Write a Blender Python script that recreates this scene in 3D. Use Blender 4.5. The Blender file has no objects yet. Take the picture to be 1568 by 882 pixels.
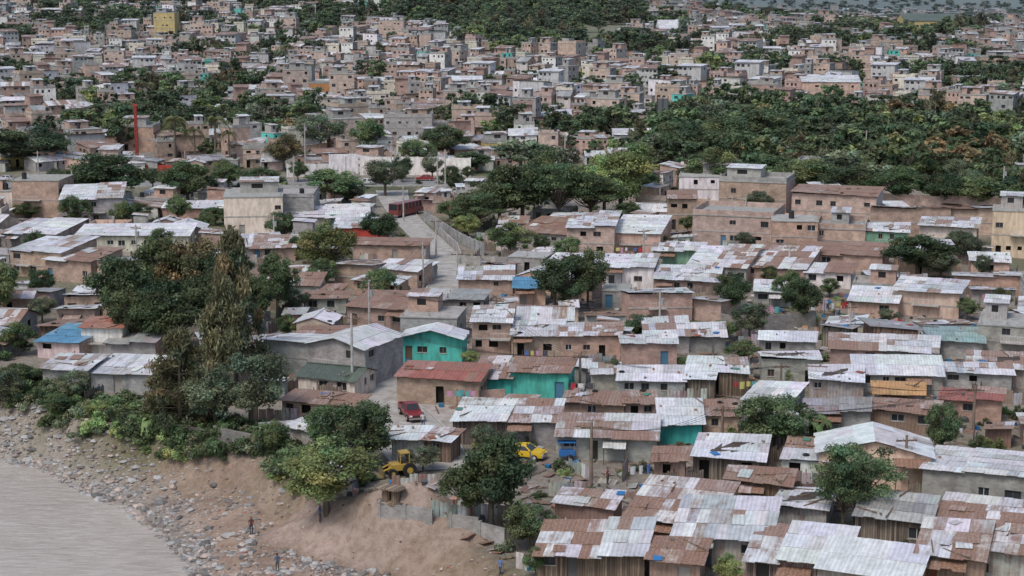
import bpy, math, random
import numpy as np
from mathutils import Vector, Matrix
R=random.Random(7); NR=np.random.RandomState(7)
sc=bpy.context.scene
COL=sc.collection
# ------------------------------------------------------------------ camera
FPX=2487.0; CH=47.0; PT=math.atan(461/2487.0)
cam=bpy.data.cameras.new("camera"); camo=bpy.data.objects.new("camera",cam); COL.objects.link(camo)
camo.location=(0,0,CH); camo.rotation_euler=(math.pi/2-PT,0,0)
cam.sensor_width=36; cam.lens=36*FPX/1568; cam.clip_start=1; cam.clip_end=30000
sc.camera=camo
sp,cp=math.sin(PT),math.cos(PT)
def ray(u,v):
    a=(u-784); b=(441-v)
    return np.array([a, FPX*cp+b*sp, -FPX*sp+b*cp])/FPX
def proj(x,y,z):
    dz=z-CH; w=y*cp-dz*sp
    w=np.maximum(w,1e-3)
    return 784+FPX*x/w, 441-FPX*(y*sp+dz*cp)/w
def onplane(u,v,z):
    d=ray(u,v); t=(z-CH)/d[2]; return d[0]*t,d[1]*t
# ------------------------------------------------------------------ terrain
WL=-5.0
bk=[onplane(u,v,0) for u,v in [(0,600),(130,640),(250,662),(400,690),(480,740),(580,785),(700,820),(790,862),(830,900)]]
BX=np.array([-400,-150,-90]+[p[0] for p in bk]+[12,40,300]); BY=np.array([300,225,203]+[p[1] for p in bk]+[95,60,20])
wk=[onplane(u,v,WL) for u,v in [(0,700),(60,712),(120,745),(200,782),(240,810),(275,850),(300,885)]]
WX=np.array([-400,-150,-90]+[p[0] for p in wk]+[-22,0,300]); WY=np.array([280,212,192]+[p[1] for p in wk]+[105,50,10])
def sst(t): t=np.clip(t,0,1); return t*t*(3-2*t)
def vn(x,y,s=0):
    return (np.sin(x*1.0+s+1.3*np.sin(y*0.7+s))+np.sin(y*1.13-s*2+1.1*np.sin(x*0.83-s))+0.5*np.sin(x*2.3+y*1.9+s)+0.5*np.sin(x*1.7-y*2.7-s))/3.0
mounds=[(618,832,3.4,3.3),(662,842,2.4,2.3),(524,828,2.4,2.6),(497,818,1.6,1.6),(455,812,2.2,1.3),(582,846,2.0,1.5),(712,858,2.6,1.5)]
mounds=[(*onplane(u,v,-2.6),r,h) for u,v,r,h in mounds]
def hgt(x,y):
    x=np.asarray(x,float); y=np.asarray(y,float)
    L=np.interp(y,[0,430,600,800,1100,1450,1900,2600,4500],[0,0,2.5,10,26,38,30,-20,-30])
    Rr=np.interp(y,[0,430,600,800,1050,1250,1700,2600,4500],[0,0,5,12,20,16,-15,-25,-30])
    k=sst((x/np.maximum(y,1)-0.02)/0.12)
    z=L*(1-k)+Rr*k
    z=z+vn(x/70,y/70)*np.clip((y-430)/500,0,1)*3.5*np.clip((3500-y)/1500,0,1)
    z=z+50*np.exp(-((x+5)/130)**2-((y-1400)/240)**2)
    z=z+330*sst((y-4700)/2600)*(0.72+0.35*vn(x/700,y/1100,2)+.06*vn(x/160,y/200,4))
    z=z+5*np.exp(-((x-95)/42)**2-((y-345)/45)**2)
    z=z+1.8*np.exp(-((x-45)/25)**2-((y-275)/20)**2)
    db=(np.interp(x,BX,BY)-y)*0.75; dw=(y-np.interp(x,WX,WY))*0.6
    low=WL+np.clip(dw*0.13,-2.5,1.9)+0.2*vn(x/1.7,y/1.7)*np.clip(dw/3+.3,0,1)+0.12*vn(x/.8,y/.8,3)*np.clip(dw/3+.3,0,1)+.35*vn(x/4.5,y/4.5,6)*np.clip(dw/6,0,1)
    s=sst((db+vn(x/3,y/3)*1.5)/5.5)
    z=z*(1-s)+low*s+0.05*vn(x/2.1,y/2.1,5)
    for mx,my,r,hh in mounds:
        q=np.sqrt(((x-mx)/r)**2+((y-my)/(r*1.1))**2)*(1+.12*vn(x,y,mx)); z=z+hh*np.clip(1-q*.62,0,1)**1.15
    return z
TS=np.geomspace(85,6500,2600)
def ground(u,v):
    d=ray(u,v); P=TS[:,None]*d[None,:]; z=CH+P[:,2]; g=hgt(P[:,0],P[:,1])
    i=np.argmax(z<g)
    if i==0: i=len(TS)-1
    a=z[i-1]-g[i-1]; b=z[i]-g[i]; t=TS[i-1]+(TS[i]-TS[i-1])*(a/(a-b+1e-9))
    x,y=d[0]*t,d[1]*t
    return float(x),float(y),float(hgt(x,y))
def inpoly(u,v,poly):
    u=np.asarray(u);v=np.asarray(v); r=np.zeros(u.shape,bool); n=len(poly)
    for i in range(n):
        x1,y1=poly[i];x2,y2=poly[(i+1)%n]
        if y1==y2: continue
        c=((y1>v)!=(y2>v))&(u<(x2-x1)*(v-y1)/(y2-y1)+x1); r^=c
    return r
IMD=np.zeros((460,820),np.float32)
def hull(pts):
    pts=sorted(set(pts))
    if len(pts)<3: return pts
    def half(P):
        h=[]
        for p in P:
            while len(h)>1 and (h[-1][0]-h[-2][0])*(p[1]-h[-2][1])-(h[-1][1]-h[-2][1])*(p[0]-h[-2][0])<=0: h.pop()
            h.append(p)
        return h[:-1]
    return half(pts)+half(pts[::-1])
def cells(poly):
    xs=[p[0]/2 for p in poly];ys=[p[1]/2 for p in poly]; x0=max(0,int(min(xs)));x1=min(819,int(max(xs))+1);y0=max(0,int(min(ys)));y1=min(459,int(max(ys))+1)
    if x1<=x0 or y1<=y0: return None
    A,B=np.meshgrid(np.arange(x0,x1)+.5,np.arange(y0,y1)+.5); m=inpoly(A,B,[(p[0]/2,p[1]/2) for p in poly]); return slice(y0,y1),slice(x0,x1),m
def mark_im(poly,dep):
    c=cells(poly)
    if c: s=IMD[c[0],c[1]]; s[c[2]]=np.maximum(s[c[2]],dep)
def viol(poly,dep):
    c=cells(poly)
    if not c or c[2].sum()==0: return 0
    return (IMD[c[0],c[1]][c[2]]>dep+1).mean()
def box_im(x,y,z,yaw,W,D,H):
    P=[]
    for a in(-W/2,W/2):
        for b in(0,D):
            for c in(0,H):
                u,v=proj(x+a*math.cos(yaw)-b*math.sin(yaw),y+a*math.sin(yaw)+b*math.cos(yaw),z+c+(0.1*b if c else 0)); P.append((float(u),float(v)))
    return hull(P)
# ------------------------------------------------------------------ materials
def newmat(n):
    m=bpy.data.materials.new(n); m.use_nodes=True; nt=m.node_tree
    for q in list(nt.nodes): nt.nodes.remove(q)
    return m,nt
def N(nt,t,**k):
    n=nt.nodes.new(t)
    for a,b in k.items(): setattr(n,a,b)
    return n
def lk(nt,a,b): nt.links.new(a,b)
def mixc(nt,mode,f,a,b):
    n=N(nt,'ShaderNodeMix',data_type='RGBA',blend_type=mode)
    for i,s in ((0,f),(6,a),(7,b)):
        if hasattr(s,'links'): lk(nt,s,n.inputs[i])
        elif i==0: n.inputs[0].default_value=s
        else: n.inputs[i].default_value=(*s,1) if len(s)==3 else s
    return n.outputs[2]
def mth(nt,op,a,b=0.0,c=None):
    n=N(nt,'ShaderNodeMath',operation=op)
    for i,s in enumerate((a,b,c)):
        if s is None: continue
        if hasattr(s,'links'): lk(nt,s,n.inputs[i])
        else: n.inputs[i].default_value=s
    return n.outputs[0]
def rng_(nt,s,a,b,c,d):
    n=N(nt,'ShaderNodeMapRange'); lk(nt,s,n.inputs[0])
    for i,x in enumerate((a,b,c,d)): n.inputs[i+1].default_value=x
    return n.outputs[0]
def noise(nt,vec,scale,detail=3,rough=.6):
    n=N(nt,'ShaderNodeTexNoise'); n.inputs['Scale'].default_value=scale; n.inputs['Detail'].default_value=detail; n.inputs['Roughness'].default_value=rough
    if vec is not None: lk(nt,vec,n.inputs['Vector'])
    return n.outputs[0]
def vscale(nt,vec,s):
    n=N(nt,'ShaderNodeMapping'); lk(nt,vec,n.inputs[0]); n.inputs['Scale'].default_value=s; return n.outputs[0]
def finish(nt,col,rough=.85,bump=None,bs=.3,bd=.05,spec=.3,transl=0,metal=0):
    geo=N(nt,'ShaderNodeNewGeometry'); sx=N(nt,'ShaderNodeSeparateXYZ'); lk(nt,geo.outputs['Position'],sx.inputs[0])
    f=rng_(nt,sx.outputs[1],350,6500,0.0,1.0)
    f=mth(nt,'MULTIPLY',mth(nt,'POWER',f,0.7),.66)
    col=mixc(nt,'MIX',f,col,(0.235,0.28,0.315))  # distance haze painted into the base colour: blends to blue-grey along world Y
    o=N(nt,'ShaderNodeOutputMaterial'); b=N(nt,'ShaderNodeBsdfPrincipled'); lk(nt,col,b.inputs['Base Color'])
    b.inputs['Roughness'].default_value=rough; b.inputs['Specular IOR Level'].default_value=spec; b.inputs['Metallic'].default_value=metal
    if bump is not None:
        bn=N(nt,'ShaderNodeBump'); bn.inputs['Strength'].default_value=bs; bn.inputs['Distance'].default_value=bd
        lk(nt,bump,bn.inputs['Height']); lk(nt,bn.outputs[0],b.inputs['Normal'])
    if transl:
        t=N(nt,'ShaderNodeBsdfTranslucent'); lk(nt,col,t.inputs[0]); mx=N(nt,'ShaderNodeMixShader'); mx.inputs[0].default_value=transl
        lk(nt,b.outputs[0],mx.inputs[1]); lk(nt,t.outputs[0],mx.inputs[2]); lk(nt,mx.outputs[0],o.inputs[0])
    else: lk(nt,b.outputs[0],o.inputs[0])
def attr(nt): 
    a=N(nt,'ShaderNodeAttribute'); a.attribute_name="tint"; return a
def pos(nt): return N(nt,'ShaderNodeNewGeometry').outputs['Position']
def uvn(nt): return N(nt,'ShaderNodeUVMap').outputs[0]
def m_masonry():
    m,nt=newmat("masonry"); a=attr(nt); uv=uvn(nt)
    b=N(nt,'ShaderNodeTexBrick'); lk(nt,uv,b.inputs['Vector']); b.inputs['Scale'].default_value=1; b.inputs['Brick Width'].default_value=.42; b.inputs['Row Height'].default_value=.21
    b.inputs['Mortar Size'].default_value=.02
    lk(nt,a.outputs[0],b.inputs['Color1']); lk(nt,mixc(nt,'MULTIPLY',1,a.outputs[0],(.76,.74,.74)),b.inputs['Color2'])
    lk(nt,mixc(nt,'MIX',.55,a.outputs[0],(.32,.31,.29)),b.inputs['Mortar'])
    n=noise(nt,pos(nt),.7,5,.65); c=mixc(nt,'MULTIPLY',1,b.outputs[0],mixc(nt,'MIX',rng_(nt,n,.35,.7,0,1),(1.18,1.16,1.14),(.62,.61,.60)))
    oi=N(nt,'ShaderNodeObjectInfo'); c=mixc(nt,'MIX',rng_(nt,oi.outputs['Random'],0,1,0,.45),c,mixc(nt,'MULTIPLY',1,c,(.76,.85,.92)))
    finish(nt,c,.9,b.outputs['Fac'],-.4,.02); return m
def m_plaster():
    m,nt=newmat("plaster"); a=attr(nt); p=pos(nt)
    n=noise(nt,vscale(nt,p,(1.6,1.6,.35)),1,5,.7); n2=noise(nt,p,.5,3)
    c=mixc(nt,'MULTIPLY',1,a.outputs[0],mixc(nt,'MIX',rng_(nt,n,.42,.75,0,1),(1.08,1.08,1.08),(.55,.53,.5)))
    c=mixc(nt,'MULTIPLY',rng_(nt,n2,.4,.7,0,.6),c,(.7,.66,.62))
    finish(nt,c,.85,n,.2,.03); return m
def m_wood():
    m,nt=newmat("weathered_planks"); a=attr(nt); uv=uvn(nt); s=N(nt,'ShaderNodeSeparateXYZ'); lk(nt,uv,s.inputs[0])
    fl=mth(nt,'FLOOR',mth(nt,'MULTIPLY',s.outputs[0],5.0)); w=N(nt,'ShaderNodeTexWhiteNoise',noise_dimensions='1D'); lk(nt,fl,w.inputs['W'])
    fr=mth(nt,'FRACT',mth(nt,'MULTIPLY',s.outputs[0],5.0)); gap=mth(nt,'LESS_THAN',fr,.13)
    n=noise(nt,vscale(nt,pos(nt),(6,6,1)),1,4)
    c=mixc(nt,'MIX',w.outputs[0],mixc(nt,'MULTIPLY',1,a.outputs[0],(.45,.42,.4)),mixc(nt,'MULTIPLY',1,a.outputs[0],(1.35,1.3,1.25)))
    c=mixc(nt,'MULTIPLY',rng_(nt,n,.35,.7,0,.7),c,(.5,.45,.42)); c=mixc(nt,'MIX',gap,c,(.03,.025,.02))
    finish(nt,c,.9); return m
def m_roof():
    m,nt=newmat("corrugated_sheet"); a=attr(nt); uv=uvn(nt); p=pos(nt)
    n=noise(nt,vscale(nt,uv,(2.6,.4,1)),1,6,.7); n2=noise(nt,p,.8,5,.72); n3=noise(nt,p,6,3,.7)
    th=mth(nt,'SUBTRACT',.84,mth(nt,'MULTIPLY',a.outputs['Alpha'],.60))
    msk=mth(nt,'ADD',mth(nt,'MULTIPLY',n,.55),mth(nt,'MULTIPLY',n2,.45)); d=mth(nt,'SUBTRACT',msk,th); f=rng_(nt,d,-.06,.08,0,.82)
    rc=mixc(nt,'MIX',rng_(nt,n3,.35,.65,0,1),(.17,.085,.055),(.40,.255,.18))
    c=mixc(nt,'MULTIPLY',rng_(nt,n2,.38,.68,0,1),a.outputs[0],(.70,.69,.68))
    c=mixc(nt,'MULTIPLY',rng_(nt,n,.45,.72,0,.7),c,(.66,.62,.57))
    c=mixc(nt,'MIX',f,c,rc)
    w=N(nt,'ShaderNodeTexWave'); w.bands_direction='X'; w.inputs['Scale'].default_value=.85; lk(nt,uv,w.inputs['Vector'])
    c=mixc(nt,'MULTIPLY',rng_(nt,w.outputs[1],0,.6,.36,0),c,(.55,.55,.56))
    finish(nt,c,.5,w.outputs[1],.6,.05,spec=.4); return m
def m_simple(name,rough=.7,spec=.3,sc_=2.0,amt=.5,bs=0,obj=False,metal=0):
    m,nt=newmat(name); a=attr(nt); n=noise(nt,pos(nt),sc_,4)
    c=mixc(nt,'MULTIPLY',rng_(nt,n,.35,.7,0,amt),a.outputs[0],(.55,.53,.5))
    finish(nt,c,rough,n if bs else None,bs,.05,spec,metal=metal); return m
def m_leaf(name):
    m,nt=newmat(name); a=attr(nt); oi=N(nt,'ShaderNodeObjectInfo')
    hs=N(nt,'ShaderNodeHueSaturation'); lk(nt,a.outputs[0],hs.inputs['Color'])
    lk(nt,rng_(nt,oi.outputs['Random'],0,1,.475,.52),hs.inputs['Hue']); lk(nt,rng_(nt,mth(nt,'FRACT',mth(nt,'MULTIPLY',oi.outputs['Random'],7.3)),0,1,.7,1.4),hs.inputs['Value']); hs.inputs['Saturation'].default_value=.82
    finish(nt,hs.outputs[0],.6,transl=.35,spec=.3); return m
def m_ground():
    m,nt=newmat("earth"); a=attr(nt); p=pos(nt)
    n=noise(nt,p,.12,6,.65); n2=noise(nt,p,1.2,6,.7); n3=noise(nt,p,7,3,.7); n4=noise(nt,p,.012,6,.7)
    c=mixc(nt,'MULTIPLY',rng_(nt,n,.38,.65,0,.8),a.outputs[0],(.74,.72,.68))
    c=mixc(nt,'MULTIPLY',rng_(nt,n4,.42,.6,0,.7),c,(.68,.72,.68))
    c=mixc(nt,'MULTIPLY',rng_(nt,n2,.42,.62,0,.8),c,(.66,.62,.58)); c=mixc(nt,'MIX',rng_(nt,n3,.56,.72,0,.5),c,mixc(nt,'MULTIPLY',1,c,(1.5,1.5,1.5)))
    h=mth(nt,'ADD',n2,mth(nt,'MULTIPLY',n3,.35))
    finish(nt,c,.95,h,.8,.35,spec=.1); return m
def m_water():
    m,nt=newmat("muddy_water"); p=pos(nt); n=noise(nt,vscale(nt,p,(.45,1.8,1)),1.3,6,.68); n2=noise(nt,p,.05,3)
    c=mixc(nt,'MIX',rng_(nt,n2,.35,.65,0,1),(.42,.375,.33),(.49,.445,.395)); c=mixc(nt,'MIX',rng_(nt,n,.48,.68,0,.7),c,(.62,.58,.54)); c=mixc(nt,'MIX',rng_(nt,n,.46,.32,0,.6),c,(.32,.28,.24))
    finish(nt,c,.35,n,.9,.3,spec=.4); return m
def m_glass():
    m,nt=newmat("window_glass"); a=attr(nt); finish(nt,a.outputs[0],.15,spec=.5); return m
M_MAS=m_masonry();M_PLA=m_plaster();M_WOOD=m_wood();M_ROOF=m_roof();M_GLASS=m_glass();M_PAINT=m_simple("worn_paint",.45,.4,1.5,.35)
M_CON=m_simple("concrete",.9,.2,1.3,.8,.3);M_LEAF=m_leaf("leaves");M_BARK=m_simple("bark",.95,.1,4,.8);M_GROUND=m_ground();M_WATER=m_water();M_ROCK=m_simple("river_stone",.9,.2,2.5,.6,.3)
M_CLOTH=m_simple("cloth",.95,.1,6,.3); M_CARP=m_simple("car_paint",.28,.5,.8,.25); M_RUB=m_simple("rubber",.8,.2,5,.2); M_SKIN=m_simple("skin",.6,.3,8,.1)
M_ROAD=m_simple("road_surface",.95,.15,.6,.9,.2)
MATS=[M_MAS,M_PLA,M_WOOD,M_ROOF,M_GLASS,M_PAINT,M_CON,M_CLOTH,M_RUB]
MAS,PLA,WOOD,ROOF,GLASS,PAINT,CON,CLOTH,RUB=range(9)
# ------------------------------------------------------------------ mesh helpers
def setup(me,cols,mats,midx=None,uvs=None,smooth=False):
    a=me.color_attributes.new("tint",'FLOAT_COLOR','CORNER'); a.data.foreach_set("color",np.asarray(cols,np.float32).ravel())
    for m in mats: me.materials.append(m)
    if midx is not None: me.polygons.foreach_set("material_index",np.asarray(midx,np.int32))
    if uvs is not None:
        l=me.uv_layers.new(name="UVMap"); l.data.foreach_set("uv",np.asarray(uvs,np.float32).ravel())
    if smooth: me.polygons.foreach_set("use_smooth",np.ones(len(me.polygons),bool))
    me.update()
class MB:
    def __init__(s): s.v=[];s.f=[];s.c=[];s.m=[];s.uv=[]
    def poly(s,pts,col,mat,uv=None):
        b=len(s.v); s.v+=[tuple(p) for p in pts]; n=len(pts); s.f.append(tuple(range(b,b+n)))
        if len(col)==3: col=(*col,0)
        s.c+= [col]*n; s.m.append(mat)
        if uv is None:
            a=Vector(pts[0]); e=(Vector(pts[1])-a); e=e.normalized() if e.length>1e-6 else Vector((1,0,0))
            uv=[]
            for p in pts:
                d=Vector(p)-a; x=d.dot(e); uv.append((x,(d-e*x).length))
        s.uv+=uv
    def box(s,x0,x1,y0,y1,z0,z1,col,mat,M=None):
        P=[(x0,y0,z0),(x1,y0,z0),(x1,y1,z0),(x0,y1,z0),(x0,y0,z1),(x1,y0,z1),(x1,y1,z1),(x0,y1,z1)]
        if M is not None: P=[tuple(M@Vector(p)) for p in P]
        for q in ((0,1,5,4),(1,2,6,5),(2,3,7,6),(3,0,4,7),(4,5,6,7),(3,2,1,0)): s.poly([P[i] for i in q],col,mat)
    def tube(s,a,b,r0,r1,col,mat,n=6,cap=True):
        a=Vector(a);b=Vector(b);d=(b-a)
        if d.length<1e-5: return
        d.normalize(); u=d.orthogonal().normalized(); w=d.cross(u)
        A=[a+(u*math.cos(t)+w*math.sin(t))*r0 for t in [2*math.pi*i/n for i in range(n)]]
        B=[b+(u*math.cos(t)+w*math.sin(t))*r1 for t in [2*math.pi*i/n for i in range(n)]]
        for i in range(n):
            j=(i+1)%n; s.poly([A[i],A[j],B[j],B[i]],col,mat)
        if cap: s.poly(A[::-1],col,mat); s.poly(B,col,mat)
    def add(s,o):
        b=len(s.v); s.v+=o.v; s.f+=[tuple(i+b for i in f) for f in o.f]; s.c+=o.c; s.m+=o.m; s.uv+=o.uv
    def mesh(s,name,mats=None):
        me=bpy.data.meshes.new(name); me.from_pydata(s.v,[],s.f); setup(me,s.c,mats or MATS,s.m,s.uv); return me
def link(name,me,loc=(0,0,0),yaw=0,scale=(1,1,1),parent=None):
    o=bpy.data.objects.new(name,me); COL.objects.link(o); o.location=loc; o.rotation_euler=(0,0,yaw); o.scale=scale
    if parent: o.parent=parent
    return o
def jit(c,r,a=.08): 
    k=1+r.uniform(-a,a); return tuple(max(0,x*k*(1+r.uniform(-a,a)*.4)) for x in c[:3])
# ------------------------------------------------------------------ houses
WALLC={'brick':((.55,.37,.285),MAS),'brick2':((.46,.325,.26),MAS),'pink':((.62,.46,.38),MAS),'block':((.42,.41,.39),MAS),'dblock':((.31,.30,.285),MAS),
 'wood':((.24,.18,.14),WOOD),'gwood':((.28,.245,.215),WOOD),'tin':((.46,.44,.42),ROOF),'rtin':((.36,.25,.20),ROOF),
 'turq':((.10,.52,.42),PLA),'teal':((.06,.40,.36),PLA),'white':((.78,.78,.75),PLA),'cream':((.70,.65,.54),PLA),'peach':((.68,.50,.39),PLA),'salmon':((.60,.42,.34),PLA),
 'red':((.45,.07,.05),PLA),'blue':((.2,.36,.54),PLA),'yellow':((.66,.52,.22),PLA),'orange':((.6,.28,.1),PLA),'green':((.20,.36,.26),PLA),'lgrey':((.58,.57,.55),PLA),'lilac':((.45,.35,.5),PLA),'pinkw':((.68,.50,.50),PLA)}
PAL={'w':[((.82,.83,.85),.06,6),((.76,.77,.79),.15,3),((.66,.66,.66),.35,1)],
 'z':[((.68,.695,.72),.25,4),((.57,.58,.60),.38,3),((.77,.78,.80),.15,3),((.48,.46,.43),.7,1.6)],
 'g':[((.40,.405,.41),.35,4),((.33,.33,.33),.4,3),((.50,.50,.50),.3,2)],
 'm':[((.72,.72,.73),.4,4.5),((.54,.50,.47),.68,3),((.38,.27,.21),.95,2.6),((.62,.61,.60),.55,3)],
 'r':[((.29,.18,.135),.85,4),((.38,.26,.20),.82,3),((.50,.44,.40),.78,3)],
 'rr':[((.40,.15,.11),.4,4),((.44,.22,.17),.5,3),((.48,.36,.32),.6,1.5)],
 'o':[((.58,.33,.14),.2,1)],'b':[((.12,.30,.46),.15,3),((.18,.36,.50),.2,1)],'gr':[((.12,.155,.12),.15,1)],'ga':[((.32,.44,.42),.25,1)]}
def pick(p,r):
    L=PAL[p]; t=r.uniform(0,sum(q[2] for q in L))
    for c,ru,w in L:
        t-=w
        if t<=0: break
    return (*jit(c,r,.12),min(1,max(0,ru+r.uniform(-.2,.2))))
def wall(mb,O,ex,n,W,H,ops,col,mat,r,base=-1.6,detail=True):
    O=Vector(O);ex=Vector(ex);n=Vector(n)
    xs=sorted({0,W}|{o[0] for o in ops}|{o[1] for o in ops}); zs=sorted({base,H}|{o[2] for o in ops}|{o[3] for o in ops})
    P=lambda x,z,d=0: tuple(O+ex*x+n*d+Vector((0,0,z)))
    ox=r.uniform(0,3)
    for i in range(len(xs)-1):
        for j in range(len(zs)-1):
            cx=(xs[i]+xs[i+1])/2; cz=(zs[j]+zs[j+1])/2
            if any(o[0]<cx<o[1] and o[2]<cz<o[3] for o in ops): continue
            a,b,c,d=xs[i],xs[i+1],zs[j],zs[j+1]
            mb.poly([P(a,c),P(b,c),P(b,d),P(a,d)],col,mat,[(a+ox,c),(b+ox,c),(b+ox,d),(a+ox,d)])
    dp=-.16
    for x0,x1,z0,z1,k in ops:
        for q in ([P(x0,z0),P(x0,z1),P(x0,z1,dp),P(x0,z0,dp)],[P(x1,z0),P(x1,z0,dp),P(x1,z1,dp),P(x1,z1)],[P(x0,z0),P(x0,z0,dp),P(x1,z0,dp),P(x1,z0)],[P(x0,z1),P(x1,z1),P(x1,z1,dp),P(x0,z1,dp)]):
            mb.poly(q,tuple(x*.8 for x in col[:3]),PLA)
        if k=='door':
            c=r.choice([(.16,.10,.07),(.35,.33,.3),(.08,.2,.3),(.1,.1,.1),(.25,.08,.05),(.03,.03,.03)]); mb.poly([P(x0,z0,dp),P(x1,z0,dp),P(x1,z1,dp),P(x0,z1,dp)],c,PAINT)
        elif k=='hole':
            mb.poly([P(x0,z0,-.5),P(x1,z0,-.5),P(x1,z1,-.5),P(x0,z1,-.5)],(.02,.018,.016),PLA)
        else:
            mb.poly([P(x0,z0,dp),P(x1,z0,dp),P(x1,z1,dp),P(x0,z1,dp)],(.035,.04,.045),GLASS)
            if detail:
                fc=r.choice([(.6,.6,.58),(.1,.1,.1),(.3,.2,.14)]); t=.05; d=dp+.04
                for a,b,c,e in ((x0,x0+t,z0,z1),(x1-t,x1,z0,z1),(x0+t,x1-t,z0,z0+t),(x0+t,x1-t,z1-t,z1),((x0+x1)/2-.03,(x0+x1)/2+.03,z0+t,z1-t)):
                    mb.poly([P(a,c,d),P(b,c,d),P(b,e,d),P(a,e,d)],fc,PAINT)
                mb.poly([P(x0-.08,z0-.06,.06),P(x1+.08,z0-.06,.06),P(x1+.08,z0,.06),P(x0-.08,z0,.06)],(.5,.48,.45),PLA)
                mb.poly([P(x0-.08,z0,.06),P(x1+.08,z0,.06),P(x1+.08,z0,0.0),P(x0-.08,z0,0.0)],(.5,.48,.45),PLA)
def openings(W,H,st,r,front=True,dens=1.0):
    ops=[]; sh=H/st
    for s in range(st):
        z0=s*sh; x=r.uniform(.4,.9); had=False
        while x<W-1.2:
            if front and s==0 and not had and r.random()<.45 and sh>2.2:
                w=r.uniform(.8,1.1); ops.append((x,x+w,z0+.02,z0+min(2.05,sh-.2),r.choice(['door','door','hole']))); had=True
            elif r.random()<.45*dens and sh>1.9:
                w=min(r.uniform(.7,1.5),W-x-.3); top=min(z0+2.05,z0+sh-.25); ops.append((x,x+w,top-r.uniform(.65,1.05),top,r.choice(['win','win','win','hole'])))
            else: w=.9
            x+=w+r.uniform(.6,1.6)
    return ops
def sheets(mb,a,b,c,d,pal,r,sw=.95,sl=2.6,jz=.05,thick=.04):
    a,b,c,d=map(Vector,(a,b,c,d)); W=(b-a).length; L=(d-a).length
    nx=max(1,round(W/sw)); ny=max(1,round(L/sl)); up=(b-a).cross(d-a).normalized()
    P=lambda s,t: (a*(1-s)+b*s)*(1-t)+(d*(1-s)+c*s)*t
    runc=pick(pal,r); sw_=.62 if pal in 'mrz' else .35
    for j in range(ny):
        for i in range(nx):
            if r.random()<sw_: runc=pick(pal,r)
            s0=i/nx-.02/W*r.uniform(0,3); s1=(i+1)/nx+.04/W; t0=j/ny-(.12/L if j else r.uniform(0,.22)/L); t1=(j+1)/ny
            z0=up*(r.uniform(0,jz)+(.03 if j else 0)+ (i%2)*.012); z1=up*(r.uniform(0,jz)*.6+(i%2)*.012)
            sk=r.uniform(-.06,.06)/W
            q=[P(s0+sk,t0)+z0,P(s1+sk,t0)+z0,P(s1,t1)+z1,P(s0,t1)+z1]; o=(r.uniform(0,50),r.uniform(0,50)); w=(s1-s0)*W; l=(t1-t0)*L
            mb.poly(q,runc,ROOF,[(o[0],o[1]),(o[0]+w,o[1]),(o[0]+w,o[1]+l),(o[0],o[1]+l)])
            dd=-up*thick; cc=(*[x*.6 for x in runc[:3]],runc[3])
            mb.poly([q[0]+dd,q[1]+dd,q[1],q[0]],cc,ROOF); 
            if i==0: mb.poly([q[3]+dd,q[0]+dd,q[0],q[3]],cc,ROOF)
            if i==nx-1: mb.poly([q[1]+dd,q[2]+dd,q[2],q[1]],cc,ROOF)
    dd=-up*(thick+.02); mb.poly([P(0,0)+dd,P(0,1)+dd,P(1,1)+dd,P(1,0)+dd],(.12,.1,.09),WOOD)
    if W>5 and pal in 'mrz' and jz>.04:
        for _ in range(r.randint(0,3)):
            s,t=r.uniform(.05,.75),r.uniform(.05,.7); w,l=r.uniform(.7,1.6)/W,r.uniform(1,2.2)/L; a_=r.uniform(-.12,.12); e=up*(jz+.06)
            mb.poly([P(s,t)+e,P(s+w,t+a_*w)+e,P(s+w-a_*l,t+l)+e,P(s-a_*l,t+l)+e],pick(r.choice('mrz'),r),ROOF)
def clutter(mb,a,b,c,d,r,n):
    a,b,c,d=map(Vector,(a,b,c,d)); P=lambda s,t: (a*(1-s)+b*s)*(1-t)+(d*(1-s)+c*s)*t
    for _ in range(n):
        p=P(r.uniform(.05,.95),r.uniform(.05,.95)); k=r.random(); M=Matrix.Translation(p+Vector((0,0,.1)))@Matrix.Rotation(r.uniform(0,3.14),4,'Z')
        if k<.6:
            s=r.uniform(.08,.17); mb.box(-s,s,-s*.6,s*.6,-.05,s,jit(r.choice([(.3,.28,.26),(.38,.24,.18),(.2,.19,.18)]),r),CON,M)
        elif k<.85: 
            l=r.uniform(.8,1.9); mb.box(-l,l,-.05,.05,-.04,.05,jit((.25,.19,.15),r),WOOD,M)
        elif k<.89:
            n_=10; 
            for i in range(n_):
                t0=2*math.pi*i/n_;t1=2*math.pi*(i+1)/n_
                mb.tube(M@Vector((.27*math.cos(t0),.27*math.sin(t0),.02)),M@Vector((.27*math.cos(t1),.27*math.sin(t1),.02)),.09,.09,(.03,.03,.03),RUB,5,False)
        else: mb.box(-.5,.5,-.35,.35,-.03,.02,jit(r.choice([(.05,.2,.45),(.5,.5,.5),(.3,.12,.08),(.1,.25,.2)]),r),CLOTH,M)
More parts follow.
